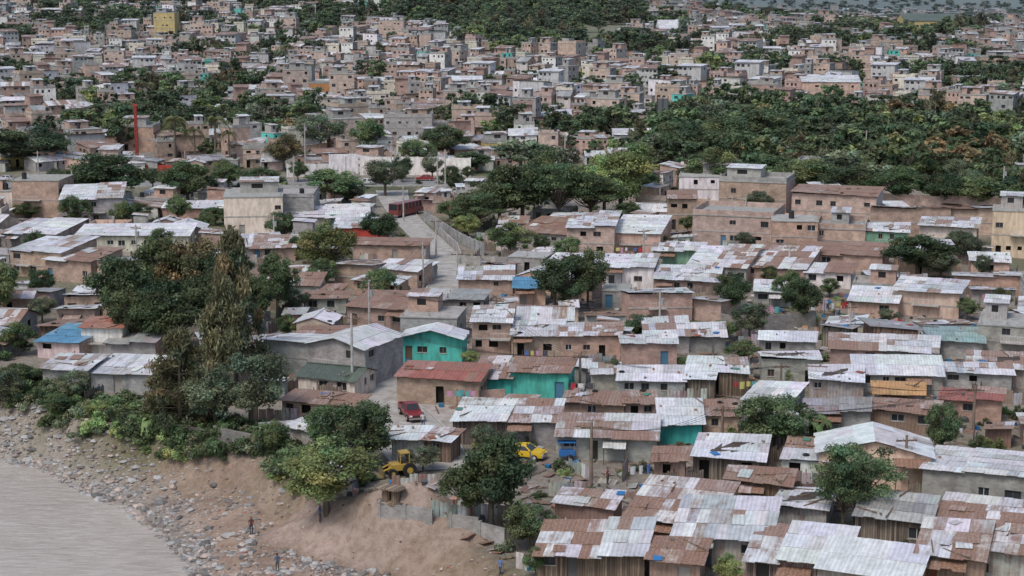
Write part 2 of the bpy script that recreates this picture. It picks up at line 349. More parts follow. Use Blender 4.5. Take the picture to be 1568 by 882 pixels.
def make_house(W,D,H,wt,rt,pal,r,st=1,detail=True,dens=1.0,ncl=None,accent=None,sl=None):
    wm,rm=MB(),MB(); c,mat=WALLC[wt]; c=jit(c,r,.12)
    if mat==ROOF: c=(*c,.5)
    rise={'shed_f':.11*D,'shed_b':.11*D,'gable_x':.16*D,'gable_y':.13*W,'flat':0}[rt]
    if rt=='shed_b': HF,HB=H+0,H-min(rise,H*.3)
    elif rt=='shed_f': HF,HB=H,H+rise
    else: HF=HB=H
    hm=min(HF,HB)
    if mat in (WOOD,ROOF): dens*=.6
    wall(wm,(-W/2,0,0),(1,0,0),(0,-1,0),W,hm,openings(W,hm,st,r,True,dens),c,mat,r,detail=detail)
    wall(wm,(W/2,D,0),(-1,0,0),(0,1,0),W,hm,[],c,mat,r,detail=False)
    cs=c if r.random()<.7 or mat in(WOOD,ROOF) else (*jit(WALLC[r.choice(['brick','block','pink'])][0],r),0)
    ms=mat if cs is c else MAS
    wall(wm,(W/2,0,0),(0,1,0),(1,0,0),D,hm,openings(D,hm,st,r,False,dens*.7),cs,ms,r,detail=detail)
    wall(wm,(-W/2,D,0),(0,-1,0),(-1,0,0),D,hm,openings(D,hm,st,r,False,dens*.7),cs,ms,r,detail=detail)
    w2=W/2; oh=r.uniform(.2,.6); os_=r.uniform(.1,.4); th=.08
    if st>1 and detail:
        for s in range(1,st): 
            z=H/st*s; wm.box(-w2-.06,w2+.06,-.06,-.003,z-.12,z+.08,(.46,.44,.41),CON)
        if r.random()<.45 and W>5:
            z=H/st; x0=r.uniform(-w2,0); x1=min(w2,x0+r.uniform(2.5,4)); wm.box(x0,x1,-1.1,-.065,z-.1,z+.05,(.5,.48,.45),CON)
            wm.tube((x0,-1.08,z+.9),(x1,-1.08,z+.9),.03,.03,(.6,.6,.6),PAINT,4,False); q=x0
            while q<x1: wm.tube((q,-1.08,z+.05),(q,-1.08,z+.9),.02,.02,(.6,.6,.6),PAINT,4,False); q+=.35
    sl=sl or r.choice([2.2,2.6,3.2]); ncl=r.randint(0,6) if ncl is None else ncl
    if detail and rt!='flat' and r.random()<.3 and W>4.5 and st==1:
        x0=r.uniform(-w2,w2-3); x1=x0+r.uniform(2,3); dd=r.uniform(1,1.8); zt=hm-.25
        sheets(rm,(x0,-dd,zt-.35),(x1,-dd,zt-.35),(x1,-.02,zt),(x0,-.02,zt),r.choice('mrz'),r,sl=3)
        for q in(x0+.1,x1-.1): rm.tube((q,-dd+.1,-.5),(q,-dd+.1,zt-.4),.05,.05,(.2,.16,.13),WOOD,5)
    if rt in('shed_f','shed_b'):
        if HF>hm+.01:
            wm.poly([(-w2,0,hm),(w2,0,hm),(w2,0,HF),(-w2,0,HF)],c,mat); wm.poly([(w2,0,hm),(w2,D,hm),(w2,0,HF)],cs,ms); wm.poly([(-w2,D,hm),(-w2,0,hm),(-w2,0,HF)],cs,ms)
        if HB>hm+.01:
            wm.poly([(w2,D,hm),(-w2,D,hm),(-w2,D,HB),(w2,D,HB)],c,mat); wm.poly([(w2,0,hm),(w2,D,hm),(w2,D,HB)],cs,ms); wm.poly([(-w2,D,hm),(-w2,0,hm),(-w2,D,HB)],cs,ms)
        k=(HB-HF)/D; t1,t2=r.uniform(-.2,.35),r.uniform(-.2,.35)
        q=[(-w2-os_,-oh,HF+th-oh*k+max(0,t1)),(w2+os_,-oh,HF+th-oh*k+max(0,-t1)),(w2+os_,D+oh,HB+th+oh*k+max(0,t2)),(-w2-os_,D+oh,HB+th+oh*k)]
        q[0]=(q[0][0],q[0][1]-r.uniform(-.15,.5),q[0][2]); q[2]=(q[2][0]+r.uniform(0,.3),q[2][1]+r.uniform(0,.5),q[2][2])
        if detail and W>6.5 and r.random()<.4:
            m=r.uniform(.35,.65); e=r.uniform(.12,.4); A,B,C,D_=map(Vector,q); M1=A.lerp(B,m); M2=D_.lerp(C,m); up=Vector((0,0,e)); p2=r.choice('mzrw') if pal in 'mzrw' else pal
            sheets(rm,A,M1,M2,D_,pal,r,sl=sl,jz=.06); sheets(rm,M1+up-(B-A)*.03,B+up,C+up,M2+up-(C-D_)*.03,p2,r,sl=sl,jz=.06)
            x=-w2+W*m; wm.poly([(x,0,HF),(w2,0,HF),(w2,0,HF+e),(x,0,HF+e)],c,mat); wm.poly([(x,0,HF-.01),(x,0,HF+e),(x,D,HB+e),(x,D,HB-.01)],c,mat); wm.poly([(w2,0,HF),(w2,D,HB),(w2,D,HB+e),(w2,0,HF+e)],cs,ms)
        else: sheets(rm,*q,pal,r,sl=sl,jz=.07 if pal in'mrz' else .03)
        if ncl: clutter(rm,*q,r,ncl)
    elif rt=='gable_x':
        Hr=H+rise; k=rise/(D/2)
        for s,x in((1,w2),(-1,-w2)): wm.poly([(x,0,H),(x,D,H),(x,D/2,Hr)],cs,ms)
        q=[(-w2-os_,-oh,H+th-oh*k),(w2+os_,-oh,H+th-oh*k),(w2+os_,D/2,Hr+th),(-w2-os_,D/2,Hr+th)]
        sheets(rm,*q,pal,r,sl=sl,jz=.03)
        sheets(rm,(w2+os_,D+oh,H+th-oh*k),(-w2-os_,D+oh,H+th-oh*k),(-w2-os_,D/2,Hr+th),(w2+os_,D/2,Hr+th),pal,r,sl=sl,jz=.03)
        if ncl: clutter(rm,*q,r,ncl)
        cr=pick(pal,r); rm.poly([(-w2-os_,D/2-.2,Hr+th+.06),(w2+os_,D/2-.2,Hr+th+.06),(w2+os_,D/2,Hr+th+.12),(-w2-os_,D/2,Hr+th+.12)],cr,ROOF)
    elif rt=='gable_y':
        Hr=H+rise; k=rise/w2
        for y in(0,D): wm.poly([(-w2,y,H),(w2,y,H),(0,y,Hr)],c,mat)
        sheets(rm,(-w2-os_,D+oh,H+th-os_*k),(-w2-os_,-oh*1.8,H+th-os_*k),(0,-oh*1.8,Hr+th),(0,D+oh,Hr+th),pal,r,sl=sl,jz=.03)
        sheets(rm,(w2+os_,-oh*1.8,H+th-os_*k),(w2+os_,D+oh,H+th-os_*k),(0,D+oh,Hr+th),(0,-oh*1.8,Hr+th),pal,r,sl=sl,jz=.03)
    else:
        g=jit((.42,.41,.39),r); rm.box(-w2-.12,w2+.12,-.12,D+.12,H+.002,H+.16,g,CON)
        ph=r.choice([0,.5,.9]); t=.15
        if ph:
            pm=r.choice([(c,mat),(WALLC['block'][0],MAS)])
            z0=H+.162; z1=H+.16+ph
            rm.box(-w2,w2,0,t,z0,z1,pm[0],pm[1]); rm.box(-w2,w2,D-t,D,z0,z1,pm[0],pm[1]); rm.box(-w2,-w2+t,t+.002,D-t-.002,z0,z1,pm[0],pm[1]); rm.box(w2-t,w2,t+.002,D-t-.002,z0,z1,pm[0],pm[1])
        for x in(-w2+.3,0,w2-.3):
            for y in(.3,D-.3):
                if r.random()<.6:
                    rm.box(x-.13,x+.13,y-.13,y+.13,H+.164,H+.3+ph+r.uniform(0,.9),g,CON)
                    if detail:
                        for dx in(-.07,.07): rm.tube((x+dx,y,H+.3),(x+dx,y,H+1.3+ph),.015,.015,(.12,.07,.05),PAINT,4,False)
        if r.random()<.6 and W>4:
            ww=W*r.uniform(.35,.7); dd=D*.5; x0=r.uniform(-w2+.2,w2-ww-.2); c2,m2=WALLC[r.choice(['brick','block','tin'])]
            z0=H+.165; z1=z0+2.1; rm.box(x0,x0+ww,D-dd-.3,D-.3,z0,z1,(*jit(c2,r),.3),m2)
            rm.poly([(x0+ww*.3,D-dd-.304,z0+.9),(x0+ww*.6,D-dd-.304,z0+.9),(x0+ww*.6,D-dd-.304,z0+1.8),(x0+ww*.3,D-dd-.304,z0+1.8)],(.03,.03,.03),GLASS)
            sheets(rm,(x0-.2,D-dd-.6,z1+.05),(x0+ww+.2,D-dd-.6,z1+.05),(x0+ww+.2,D,z1+.3),(x0-.2,D,z1+.3),r.choice('wzm'),r)
        if r.random()<.3: 
            x=r.uniform(-w2+.8,w2-.8); y=r.uniform(.8,D*.4); rm.tube((x,y,H+.16),(x,y,H+1.4),.5,.5,(.03,.03,.035),PAINT,12); rm.tube((x,y,H+1.4),(x,y,H+1.6),.5,.2,(.03,.03,.035),PAINT,12)
    return wm,rm
KIND={'brick':'brick_house','brick2':'brick_house','pink':'brick_house','block':'concrete_block_house','dblock':'concrete_block_house','wood':'wooden_shack','gwood':'wooden_shack','tin':'sheet_metal_shack','rtin':'sheet_metal_shack'}
GX0,GY0,GS=-150.,95.,.5; OCC=np.zeros((800,760),bool)
def rectcells(cx,cy,W,D,yaw,pad=0):
    n1=max(2,int((W+2*pad)/.4)); n2=max(2,int((D+2*pad)/.4))
    a=np.linspace(-W/2-pad,W/2+pad,n1); b=np.linspace(-pad,D+pad,n2); A,B=np.meshgrid(a,b)
    x=cx+A*math.cos(yaw)-B*math.sin(yaw); y=cy+A*math.sin(yaw)+B*math.cos(yaw)
    i=((y-GY0)/GS).astype(int); j=((x-GX0)/GS).astype(int); ok=(i>=0)&(i<OCC.shape[0])&(j>=0)&(j<OCC.shape[1]); return i[ok],j[ok]
def place_house(x,y,z,yaw,W,D,H,wt,rt,pal,seed,st=1,single=False,**k):
    r=random.Random(seed); wm,rm=make_house(W,D,H,wt,rt,pal,r,st,**k)
    nm=KIND.get(wt,'painted_house')
    if single: wm.add(rm); link(nm,wm.mesh("house"),(x,y,z),yaw)
    else:
        e=bpy.data.objects.new(nm,None); COL.objects.link(e); e.location=(x,y,z); e.rotation_euler=(0,0,yaw); e.empty_display_size=.5
        link("walls_windows_door",wm.mesh("walls"),parent=e); link("roof",rm.mesh("roof"),parent=e)
        mark_im(box_im(x,y,z,yaw,W,D,H),y)
    i,j=rectcells(x,y,W,D,yaw); OCC[i,j]=True
hseed=[100]
def HS(u0,u1,vb,ve,vr,wt,rt,pal,yaw=0,st=1,**k):
    hseed[0]+=1; x,y,z=ground((u0+u1)/2,vb); dist=y*cp-(z-CH)*sp; ya=math.radians(yaw*1.75+random.Random(hseed[0]).uniform(-5,5))
    W=(u1-u0)*dist/FPX/max(.8,math.cos(ya)); H=max(2.2,(vb-ve)*dist/FPX/cp); D=7.
    for _ in range(4):
        rise={'shed_f':.11*D,'shed_b':-.05*D,'gable_x':.16*D*.9,'gable_y':.1*W,'flat':0}[rt]
        bx,by=onplane((u0+u1)/2,vr,z+H+rise); D2=by-y
        if rt=='gable_x': D2=D2*1.6
        D=min(13,max(3.2,D2))
    if H/st>3.6 and st==1: st=2
    place_house(x,y,z,ya,W,D,H,wt,rt,pal,hseed[0],st,**k)
L=[ # u0,u1,vbase,veave,vroofback, wall, roof, palette, yaw, storeys
(822,985,892,848,805,'wood','shed_f','m',-6),(850,938,812,787,762,'rtin','shed_f','m',-8),(958,1090,838,797,735,'rtin','shed_f','m',-14),(1030,1178,868,822,765,'tin','shed_f','z',-10),
(995,1070,905,858,828,'rtin','shed_f','r',-10),(1145,1285,905,862,810,'gwood','shed_f','m',-12),(1185,1262,815,795,745,'tin','shed_b','w',-8),(1255,1395,935,880,828,'tin','shed_f','w',-10),
(1312,1418,840,795,755,'gwood','shed_f','g',-10),(1405,1500,912,850,800,'rtin','shed_f','m',-14),(1490,1600,905,845,790,'tin','shed_f','m',-14),(1440,1585,850,812,765,'rtin','shed_f','m',-14),
(1418,1560,775,725,682,'block','shed_b','w',-10),(1198,1285,742,705,672,'white','shed_f','z',-8),(1255,1420,748,695,652,'peach','gable_y','w',-8),(1112,1208,775,752,737,'wood','shed_f','r',-10),
(1062,1168,738,702,668,'gwood','shed_f','w',-6),(1012,1074,680,650,613,'teal','shed_f','w',-3),(1076,1130,668,648,614,'brick','shed_f','r',-3),(852,1005,705,670,637,'block','shed_f','m',-3),
(693,775,682,643,613,'gwood','shed_f','w',-3),(770,856,684,645,613,'dblock','shed_f','m',-3),(862,955,648,629,609,'brick','shed_f','r',-2),(957,1003,648,629,611,'brick2','shed_f','r',-2),
(600,650,705,686,660,'tin','shed_f','w',-5),(652,690,708,685,668,'wood','shed_f','m',-10),(430,545,648,630,604,'pink','shed_f','r',-8),(438,482,690,676,652,'tin','shed_f','z',-20),
(455,545,608,590,563,'cream','gable_x','gr',-12),(402,478,570,522,508,'block','shed_b','w',-12),(470,562,590,530,497,'block','gable_y','w',-14),(137,240,602,573,545,'block','shed_f','z',-6),(65,135,600,565,545,'block','shed_f','z',-6),
(55,125,550,525,498,'pinkw','shed_f','b',-10),(125,190,546,502,488,'white','shed_f','rr',-5,1),(162,240,552,534,514,'block','shed_f','g',-5),
(607,735,618,580,557,'brick','shed_f','rr',-4),(723,783,608,585,562,'teal','shed_f','m',-3),(782,870,610,570,549,'turq','shed_f','r',-3),
(723,782,542,494,470,'brick','shed_f','z',-3),(783,860,550,514,494,'brick2','shed_f','z',-3),(859,950,552,514,497,'brick','shed_f','m',-3),(951,1036,562,527,515,'brick2','shed_f','z',-3),
(945,1048,612,592,562,'block','shed_f','w',-3),(905,950,600,585,570,'block','shed_f','z',-3),(1047,1093,612,580,547,'gwood','shed_f','w',-4),(1100,1146,606,572,550,'wood','shed_f','z',-3),
(1166,1255,592,550,536,'block','shed_b','w',-3),(1163,1247,548,532,509,'block','shed_f','w',-3),(988,1055,540,515,489,'block','shed_f','z',-3),(1048,1110,540,517,498,'dblock','shed_f','z',-3),
(962,1060,492,450,440,'brick','shed_b','z',0),(1060,1102,492,460,450,'brick','shed_b','z',-20),(926,1000,442,410,391,'white','shed_f','w',-5),(1002,1100,452,435,407,'brick','shed_f','z',-6),(922,962,472,446,436,'block','flat','z',-5),
(1240,1320,612,583,562,'tin','shed_f','w',-6),(1310,1440,602,577,547,'block','shed_f','w',-6),(1272,1350,562,545,512,'brick2','shed_f','m',-6),(1350,1430,565,545,515,'block','shed_f','z',-6),(1340,1410,632,624,605,'tin','shed_f','o',-6),
(1442,1528,645,625,598,'brick','shed_f','rr',-8),(1232,1330,662,643,622,'block','shed_f','g',-6),(1335,1430,662,640,625,'rtin','shed_f','r',-8),(1500,1580,545,500,480,'block','flat','z',-8),(1300,1372,488,462,440,'salmon','shed_f','w',-8),
(1372,1462,485,447,427,'peach','shed_f','z',-12),(1420,1502,548,524,503,'block','shed_f','ga',-8),(1482,1590,592,568,542,'tin','shed_f','m',-8),(1445,1545,600,582,562,'block','shed_f','z',-8),
(512,570,442,406,393,'brick2','shed_b','m',-10),(572,640,440,414,400,'brick','shed_f','z',-12),(595,656,428,418,400,'block','shed_f','w',-14),(530,628,505,472,448,'brick2','shed_f','r',-14),(613,700,525,487,470,'block','flat','z',-4),
(655,740,482,464,446,'block','shed_f','g',-3),(702,785,450,432,410,'brick2','shed_f','z',-3),(788,835,468,441,427,'salmon','shed_f','b',-3),(465,530,480,462,448,'block','shed_f','r',-3),(540,610,455,440,425,'brick','shed_f','z',-14),
(66,145,432,402,380,'brick','shed_f','z',-14),(12,100,425,388,362,'brick','shed_f','z',-12),(0,90,378,360,335,'block','shed_f','z',-5),(120,288,385,362,342,'cream','shed_f','w',3),(345,433,360,303,290,'cream','flat','z',2,2),(405,481,345,302,290,'block','flat','z',2),
(20,92,335,278,268,'brick','flat','z',0,2),(95,187,345,306,282,'block','shed_f','w',4,2),(250,342,335,323,310,'brick','shed_f','w',2),(435,500,350,333,315,'block','shed_f','w',2),(500,565,350,333,312,'block','shed_f','w',2),
(385,452,400,380,360,'brick','shed_f','m',2),(512,590,368,350,332,'red','shed_f','z',0),(540,652,400,376,366,'brick','shed_f','r',-6),(310,385,400,385,362,'block','shed_f','r',4),(148,210,440,400,390,'brick','shed_b','g',-10),
(868,940,395,350,325,'pink','shed_f','z',-5),(938,1010,390,358,330,'peach','shed_f','w',-5),(785,875,378,362,325,'block','shed_f','r',-14),(1022,1066,352,305,294,'brick','shed_f','r',0,2),(1062,1180,378,332,316,'pink','flat','z',-8,2),
(1182,1250,385,340,330,'brick','flat','z',-6,2),(1250,1322,385,352,338,'pink','flat','z',-6),(1102,1200,330,280,270,'brick','flat','z',-10,2),(1215,1335,350,299,283,'pink','shed_f','r',-12,2),(1335,1450,362,320,305,'brick','shed_b','z',-6),(1450,1568,360,322,308,'pink','shed_b','r',-6),
(1410,1490,382,347,336,'cream','shed_f','z',-10),(1520,1590,395,325,315,'peach','flat','z',-10,2),(1322,1388,390,356,345,'green','shed_f','z',-6),(1040,1120,308,272,262,'white','flat','z',-5),
(1050,1140,435,412,375,'block','shed_f','w',-10),(1140,1230,432,412,372,'brick','shed_f','m',-10),(1215,1345,412,392,372,'brick','shed_f','r',-12),(1235,1300,440,422,405,'white','shed_f','w',-8),(1155,1215,470,448,430,'block','shed_f','w',-8),
(1000,1075,405,388,375,'green','shed_f','z',-8),(755,830,312,296,280,'white','shed_f','w',-6),
]
ROADPX=[(668,720,7),(640,680,8),(612,640,7),(590,608,4.6),(580,570,4.0),(588,530,4.0),(618,500,4.4),(655,468,4.8),(682,438,5.2),(688,412,5.4),(675,390,5.2),(655,368,5.0),(636,350,5.0),(618,330,5.2),(605,310,6),(600,292,7)]
RD=[]
for u,v,w in ROADPX:
    x,y,z=ground(u,v); RD.append((x,y,w))
RDD=[]
for i in range(len(RD)-1):
    p0=RD[max(0,i-1)];p1=RD[i];p2=RD[i+1];p3=RD[min(len(RD)-1,i+2)]
    for s in range(8):
        t=s/8; RDD.append(tuple(.5*((2*p1[k])+(-p0[k]+p2[k])*t+(2*p0[k]-5*p1[k]+4*p2[k]-p3[k])*t*t+(-p0[k]+3*p1[k]-3*p2[k]+p3[k])*t**3) for k in range(3)))
RDD.append(RD[-1])
def mark(x,y,r):
    i,j=rectcells(x,y-r,2*r,2*r,0); OCC[i,j]=True
for h in L: HS(*h[:8],yaw=h[8],st=h[9] if len(h)>9 else 1)
HS(615,708,555,516,498,'turq','gable_y','w',-6,1,ncl=0)
for x,y,w in RDD:
    mark(x,y,w/2+.4); u,v=map(float,proj(x,y,0.)); hw=w*.5*FPX/y+3; mark_im([(u-hw,v-5),(u+hw,v-5),(u+hw,v+6),(u-hw,v+6)],y)
for poly,dep in [([(585,605),(735,620),(735,665),(690,700),(610,700)],190),([(700,665),(860,665),(860,770),(690,760)],176),([(640,335),(745,335),(745,395),(690,402)],300),([(1095,478),(1250,478),(1250,512),(1095,512)],236),([(860,700),(1010,700),(950,765),(870,755)],165),
  ([(430,235),(725,235),(725,290),(430,290)],420),([(1110,205),(1225,205),(1225,265),(1110,265)],425),([(1000,145),(1030,145),(1030,205),(1000,205)],500),([(245,175),(360,175),(360,245),(245,245)],440),([(200,160),(222,160),(222,245),(200,245)],450),([(-50,262),(430,262),(430,290),(-50,290)],400),([(1000,170),(1600,170),(1600,300),(1340,295),(1215,275),(1000,262)],360)]: mark_im(poly,dep)
# ------------------------------------------------------------------ trees
def tubes_np(parts):
    mb=MB()
    for a,b,r0,r1 in parts: mb.tube(a,b,r0,r1,(.15,.125,.10),0,6,False)
    return mb
def tree_mesh(name,kind,seed,H,Rr,nl,leaf,base,nclump=26):
    rs=np.random.RandomState(seed); r=random.Random(seed); parts=[]; cl=[]
    zc,ez=H*.60,H*.36
    if kind=='round':
        for i in range(nclump):
            d=rs.normal(size=3); d/=np.linalg.norm(d); k=rs.uniform(.35,1.15)**.6
            cl.append((np.array([d[0]*Rr*.76*k,d[1]*Rr*.76*k,zc+d[2]*ez*.8*k]),Rr*rs.uniform(.13,.31),.7))
        parts.append(((0,0,-1),(0,0,H*.35),.035*H,.025*H))
    elif kind=='flat':
        for i in range(nclump):
            a=rs.uniform(0,6.28); k=rs.uniform(.1,1)**.6; lay=rs.choice([.62,.74,.86,.95])
            cl.append((np.array([math.cos(a)*Rr*.85*k*(1.25-lay*.5),math.sin(a)*Rr*.85*k*(1.25-lay*.5),H*lay-.12*Rr*k]),Rr*rs.uniform(.18,.32),.35))
        parts.append(((0,0,-1),(.2,0,H*.45),.03*H,.02*H))
    elif kind=='cas':
        for i in range(nclump):
            t=rs.uniform(.10,1)**.8; a=rs.uniform(0,6.28); k=(1-t)**.6*Rr*rs.uniform(.4,1.15)+.15
            cl.append((np.array([math.cos(a)*k,math.sin(a)*k,H*t]),Rr*rs.uniform(.14,.3),1.2))
        parts.append(((0,0,-1),(0,0,H*.97),.022*H,.004*H))
    elif kind=='bush':
        for i in range(nclump):
            a=rs.uniform(0,6.28); k=rs.uniform(0,1)**.6; cl.append((np.array([math.cos(a)*Rr*.75*k,math.sin(a)*Rr*.75*k,H*rs.uniform(.1,.75)*(1-.4*k)]),Rr*rs.uniform(.2,.38),.8))
    for i,(c,rad,_) in enumerate(cl):
        if kind in('round','flat'):
            s=np.array([0,0,H*r.uniform(.25,.42)]); m=(s+c)/2+np.array([0,0,-.05*H]); parts.append((tuple(s),tuple(m),.012*H,.008*H)); parts.append((tuple(m),tuple(c),.008*H,.003*H))
        elif kind=='cas': parts.append(((0,0,max(.3,c[2]-.4)),tuple(c),.005*H,.002*H))
    w=np.array([c[1]**2 for c in cl]); cnt=np.maximum(8,(nl*w/w.sum()).astype(int)); Vs=[];Cs=[]
    for (c,rad,fz),n in zip(cl,cnt):
        d=rs.normal(size=(n,3)); d/=np.linalg.norm(d,axis=1)[:,None]; rr=rad*(rs.uniform(.15,1.0,n)**.5)*(1+.3*rs.normal(size=n)*.7)
        p=c+d*rr[:,None]*np.array([1,1,fz]); p[:,2]=np.maximum(p[:,2],.05)
        nn=d*.7+rs.normal(size=(n,3))*.55+np.array([0,0,.55]); nn/=np.linalg.norm(nn,axis=1)[:,None]
        t=np.cross(nn,rs.normal(size=(n,3))); t/=np.linalg.norm(t,axis=1)[:,None]; b=np.cross(nn,t)
        s=leaf*rs.uniform(.55,1.3,n)[:,None]; asp=.6
        if kind=='cas': 
            t=np.array([0,0,-.8])+rs.normal(size=(n,3))*.5; t/=np.linalg.norm(t,axis=1)[:,None]; b=np.cross(t,rs.normal(size=(n,3))); b/=np.linalg.norm(b,axis=1)[:,None]; asp=.25; s=s*1.5
        Vs.append(np.stack([p-t*s*.5-b*s*asp*.25,p-t*s*.1+b*s*asp*.5,p+t*s*.55,p-t*s*.05-b*s*asp*.5],1))
        k=rs.uniform(.6,1.55); hu=rs.normal()*.14; cc=np.array(base)*k*np.array([1+hu,1,1-hu*.5]); lc=cc[None,:]*rs.uniform(.65,1.5,(n,1)); 
        Cs.append(np.repeat(np.concatenate([lc,np.ones((n,1))],1),4,0))
    V=np.concatenate(Vs).reshape(-1,3); Cc=np.concatenate(Cs); nq=len(V)//4
    mb=tubes_np(parts); nb=len(mb.v)
    verts=list(mb.v)+[tuple(x) for x in V.tolist()]; F=list(mb.f)+[(nb+4*i,nb+4*i+1,nb+4*i+2,nb+4*i+3) for i in range(nq)]
    me=bpy.data.meshes.new(name); me.from_pydata(verts,[],F)
    bc=np.array(mb.c,float).reshape(-1,4) if mb.c else np.zeros((0,4)); setup(me,np.concatenate([bc,Cc]),[M_BARK,M_LEAF],[0]*len(mb.f)+[1]*nq)
    me["H"]=H; me["R"]=Rr
    return me
DG=(.072,.112,.042); MG=(.10,.15,.05); LG=(.19,.25,.07); OL=(.15,.15,.068); YG=(.21,.17,.06); GG=(.125,.158,.085)
TV={'dark':[tree_mesh("t",'round',s,10,5,11000,.38,DG,46) for s in(1,2,3)],'mid':[tree_mesh("t",'round',s,10,5,10000,.38,MG,42) for s in(4,5)],
 'light':[tree_mesh("t",'round',s,10,5,11000,.36,LG,46) for s in(6,7)],'olive':[tree_mesh("t",'round',8,10,5,9000,.36,GG,42)],'yellow':[tree_mesh("t",'round',9,10,5,8000,.38,YG,40)],
 'flat':[tree_mesh("t",'flat',s,10,6,9000,.36,DG,46) for s in(10,11)],'cas':[tree_mesh("t",'cas',s,14,3.6,10000,.5,OL,100) for s in(12,13)],
 'bush':[tree_mesh("t",'bush',s,2.2,1.8,1400,.26,c,12) for s,c in((14,MG),(15,LG),(16,GG),(17,DG))]}
FT=[tree_mesh("ft",k,s,10,4.6,1300,.9,c,22) for k,s,c in(('round',20,DG),('round',21,MG),('round',22,DG),('round',23,(.085,.12,.052)),('flat',24,DG),('round',25,LG),('round',26,YG),('cas',27,OL),('round',28,GG))]
TN={'dark':'mango_tree','mid':'broadleaf_tree','light':'light_green_tree','olive':'grey_green_tree','yellow':'yellowing_tree','flat':'acacia_tree','cas':'casuarina_tree','bush':'bush'}
def T(u,vb,vt,wpx,kind,mk=True):
    x,y,z=ground(u,vb); dist=y*cp-(z-CH)*sp; H=(vb-vt)*dist/FPX/cp; W=wpx*dist/FPX; me=R.choice(TV[kind])
    o=link(TN[kind],me,(x,y,z),R.uniform(0,6.28),(W/2/me["R"]/.92,W/2/me["R"]/.92,H/me["H"]))
    if mk: mark(x,y,1.2); h=(vb-vt); vc=vt+h*.48; mark_im([(u+math.cos(a)*wpx*.42,vc+math.sin(a)*h*.42) for a in [i*.628 for i in range(10)]],y)
for t in [(195,520,385,120,'dark'),(245,500,365,110,'mid'),(292,500,350,110,'yellow'),(265,540,425,125,'dark'),(325,530,375,100,'dark'),(215,540,430,90,'dark'),(362,585,365,85,'cas'),(345,600,430,80,'cas'),(278,660,510,100,'cas'),(255,650,560,75,'cas'),
 (385,660,528,125,'olive'),(330,665,565,100,'olive'),(425,490,385,70,'mid'),(497,425,335,98,'light'),(580,375,322,60,'dark'),(495,445,395,50,'mid'),(395,500,420,60,'mid'),
 (500,785,668,150,'light'),(455,740,680,80,'mid'),(548,722,605,120,'dark'),(500,700,618,90,'mid'),(648,722,680,55,'olive'),(752,812,655,140,'dark'),(720,800,700,90,'mid'),(810,842,762,80,'dark'),(420,700,640,60,'mid'),(745,700,645,50,'olive'),
 (872,478,385,105,'dark'),(900,470,370,60,'dark'),(850,470,395,50,'mid'),(980,522,478,52,'dark'),(1120,485,412,58,'dark'),(1228,500,420,62,'dark'),(1205,470,412,45,'mid'),(1185,700,592,118,'dark'),(1310,800,680,140,'flat'),(1290,815,700,90,'flat'),(1442,705,605,55,'dark'),
 (1135,556,520,55,'mid'),(1115,900,845,50,'light'),(1110,520,490,50,'mid'),(730,355,295,90,'flat'),(800,345,240,110,'dark'),(765,345,275,120,'flat'),(855,345,250,105,'flat'),(905,340,262,110,'flat'),(950,330,210,115,'light'),(925,335,235,90,'light'),(700,350,300,60,'mid'),
 (780,392,340,75,'mid'),(715,365,325,50,'light'),(830,320,225,80,'dark'),(985,310,250,60,'dark'),(170,315,232,135,'dark'),(130,305,250,80,'dark'),(288,318,245,85,'dark'),(435,262,200,62,'yellow'),(510,312,258,95,'mid'),(540,310,280,60,'olive'),(590,300,240,65,'olive'),(640,262,212,58,'mid'),
 (40,258,190,130,'dark'),(5,250,200,80,'dark'),(90,245,200,60,'dark'),(0,490,400,75,'mid'),(30,545,490,55,'mid'),(65,495,450,45,'olive'),(1405,425,355,105,'dark'),(1440,430,385,60,'olive'),(1480,490,455,40,'mid'),(720,265,230,60,'dark'),(680,245,190,75,'dark'),(490,235,170,80,'olive'),(565,240,180,60,'mid'),
 (400,300,255,70,'dark'),(350,290,250,50,'mid'),(1505,430,385,30,'olive'),(40,335,310,50,'mid'),(1090,300,225,80,'mid'),(1050,260,180,100,'dark'),(1160,235,165,110,'dark'),(1110,245,180,100,'mid'),(60,580,560,40,'mid'),(115,620,560,50,'olive'),(90,640,600,60,'mid'),(150,640,610,40,'light'),(30,600,555,60,'mid'),(5,625,560,70,'olive'),(940,590,548,35,'mid'),(1090,440,415,30,'mid'),(820,885,835,40,'mid'),(360,470,400,60,'mid'),
 (235,450,410,50,'mid'),(1270,455,425,35,'mid'),(1000,385,350,40,'mid'),(1205,590,560,30,'light'),(600,480,455,30,'mid'),(440,520,480,40,'mid'),(1360,500,470,35,'olive'),(1530,480,440,40,'mid'),(720,560,535,30,'light'),(1500,700,665,35,'mid'),(210,340,310,50,'mid'),(330,345,315,45,'dark'),(60,395,365,30,'mid'),(455,395,360,30,'mid'),(960,345,310,60,'mid'),
 (1240,300,240,100,'mid'),(1300,312,250,95,'dark'),(1370,315,255,100,'mid'),(1440,318,262,90,'dark'),(1500,322,268,95,'mid'),(1560,328,270,90,'dark'),(1180,285,235,80,'dark'),(1130,285,240,70,'olive'),(1060,300,250,60,'dark')]: T(*t)
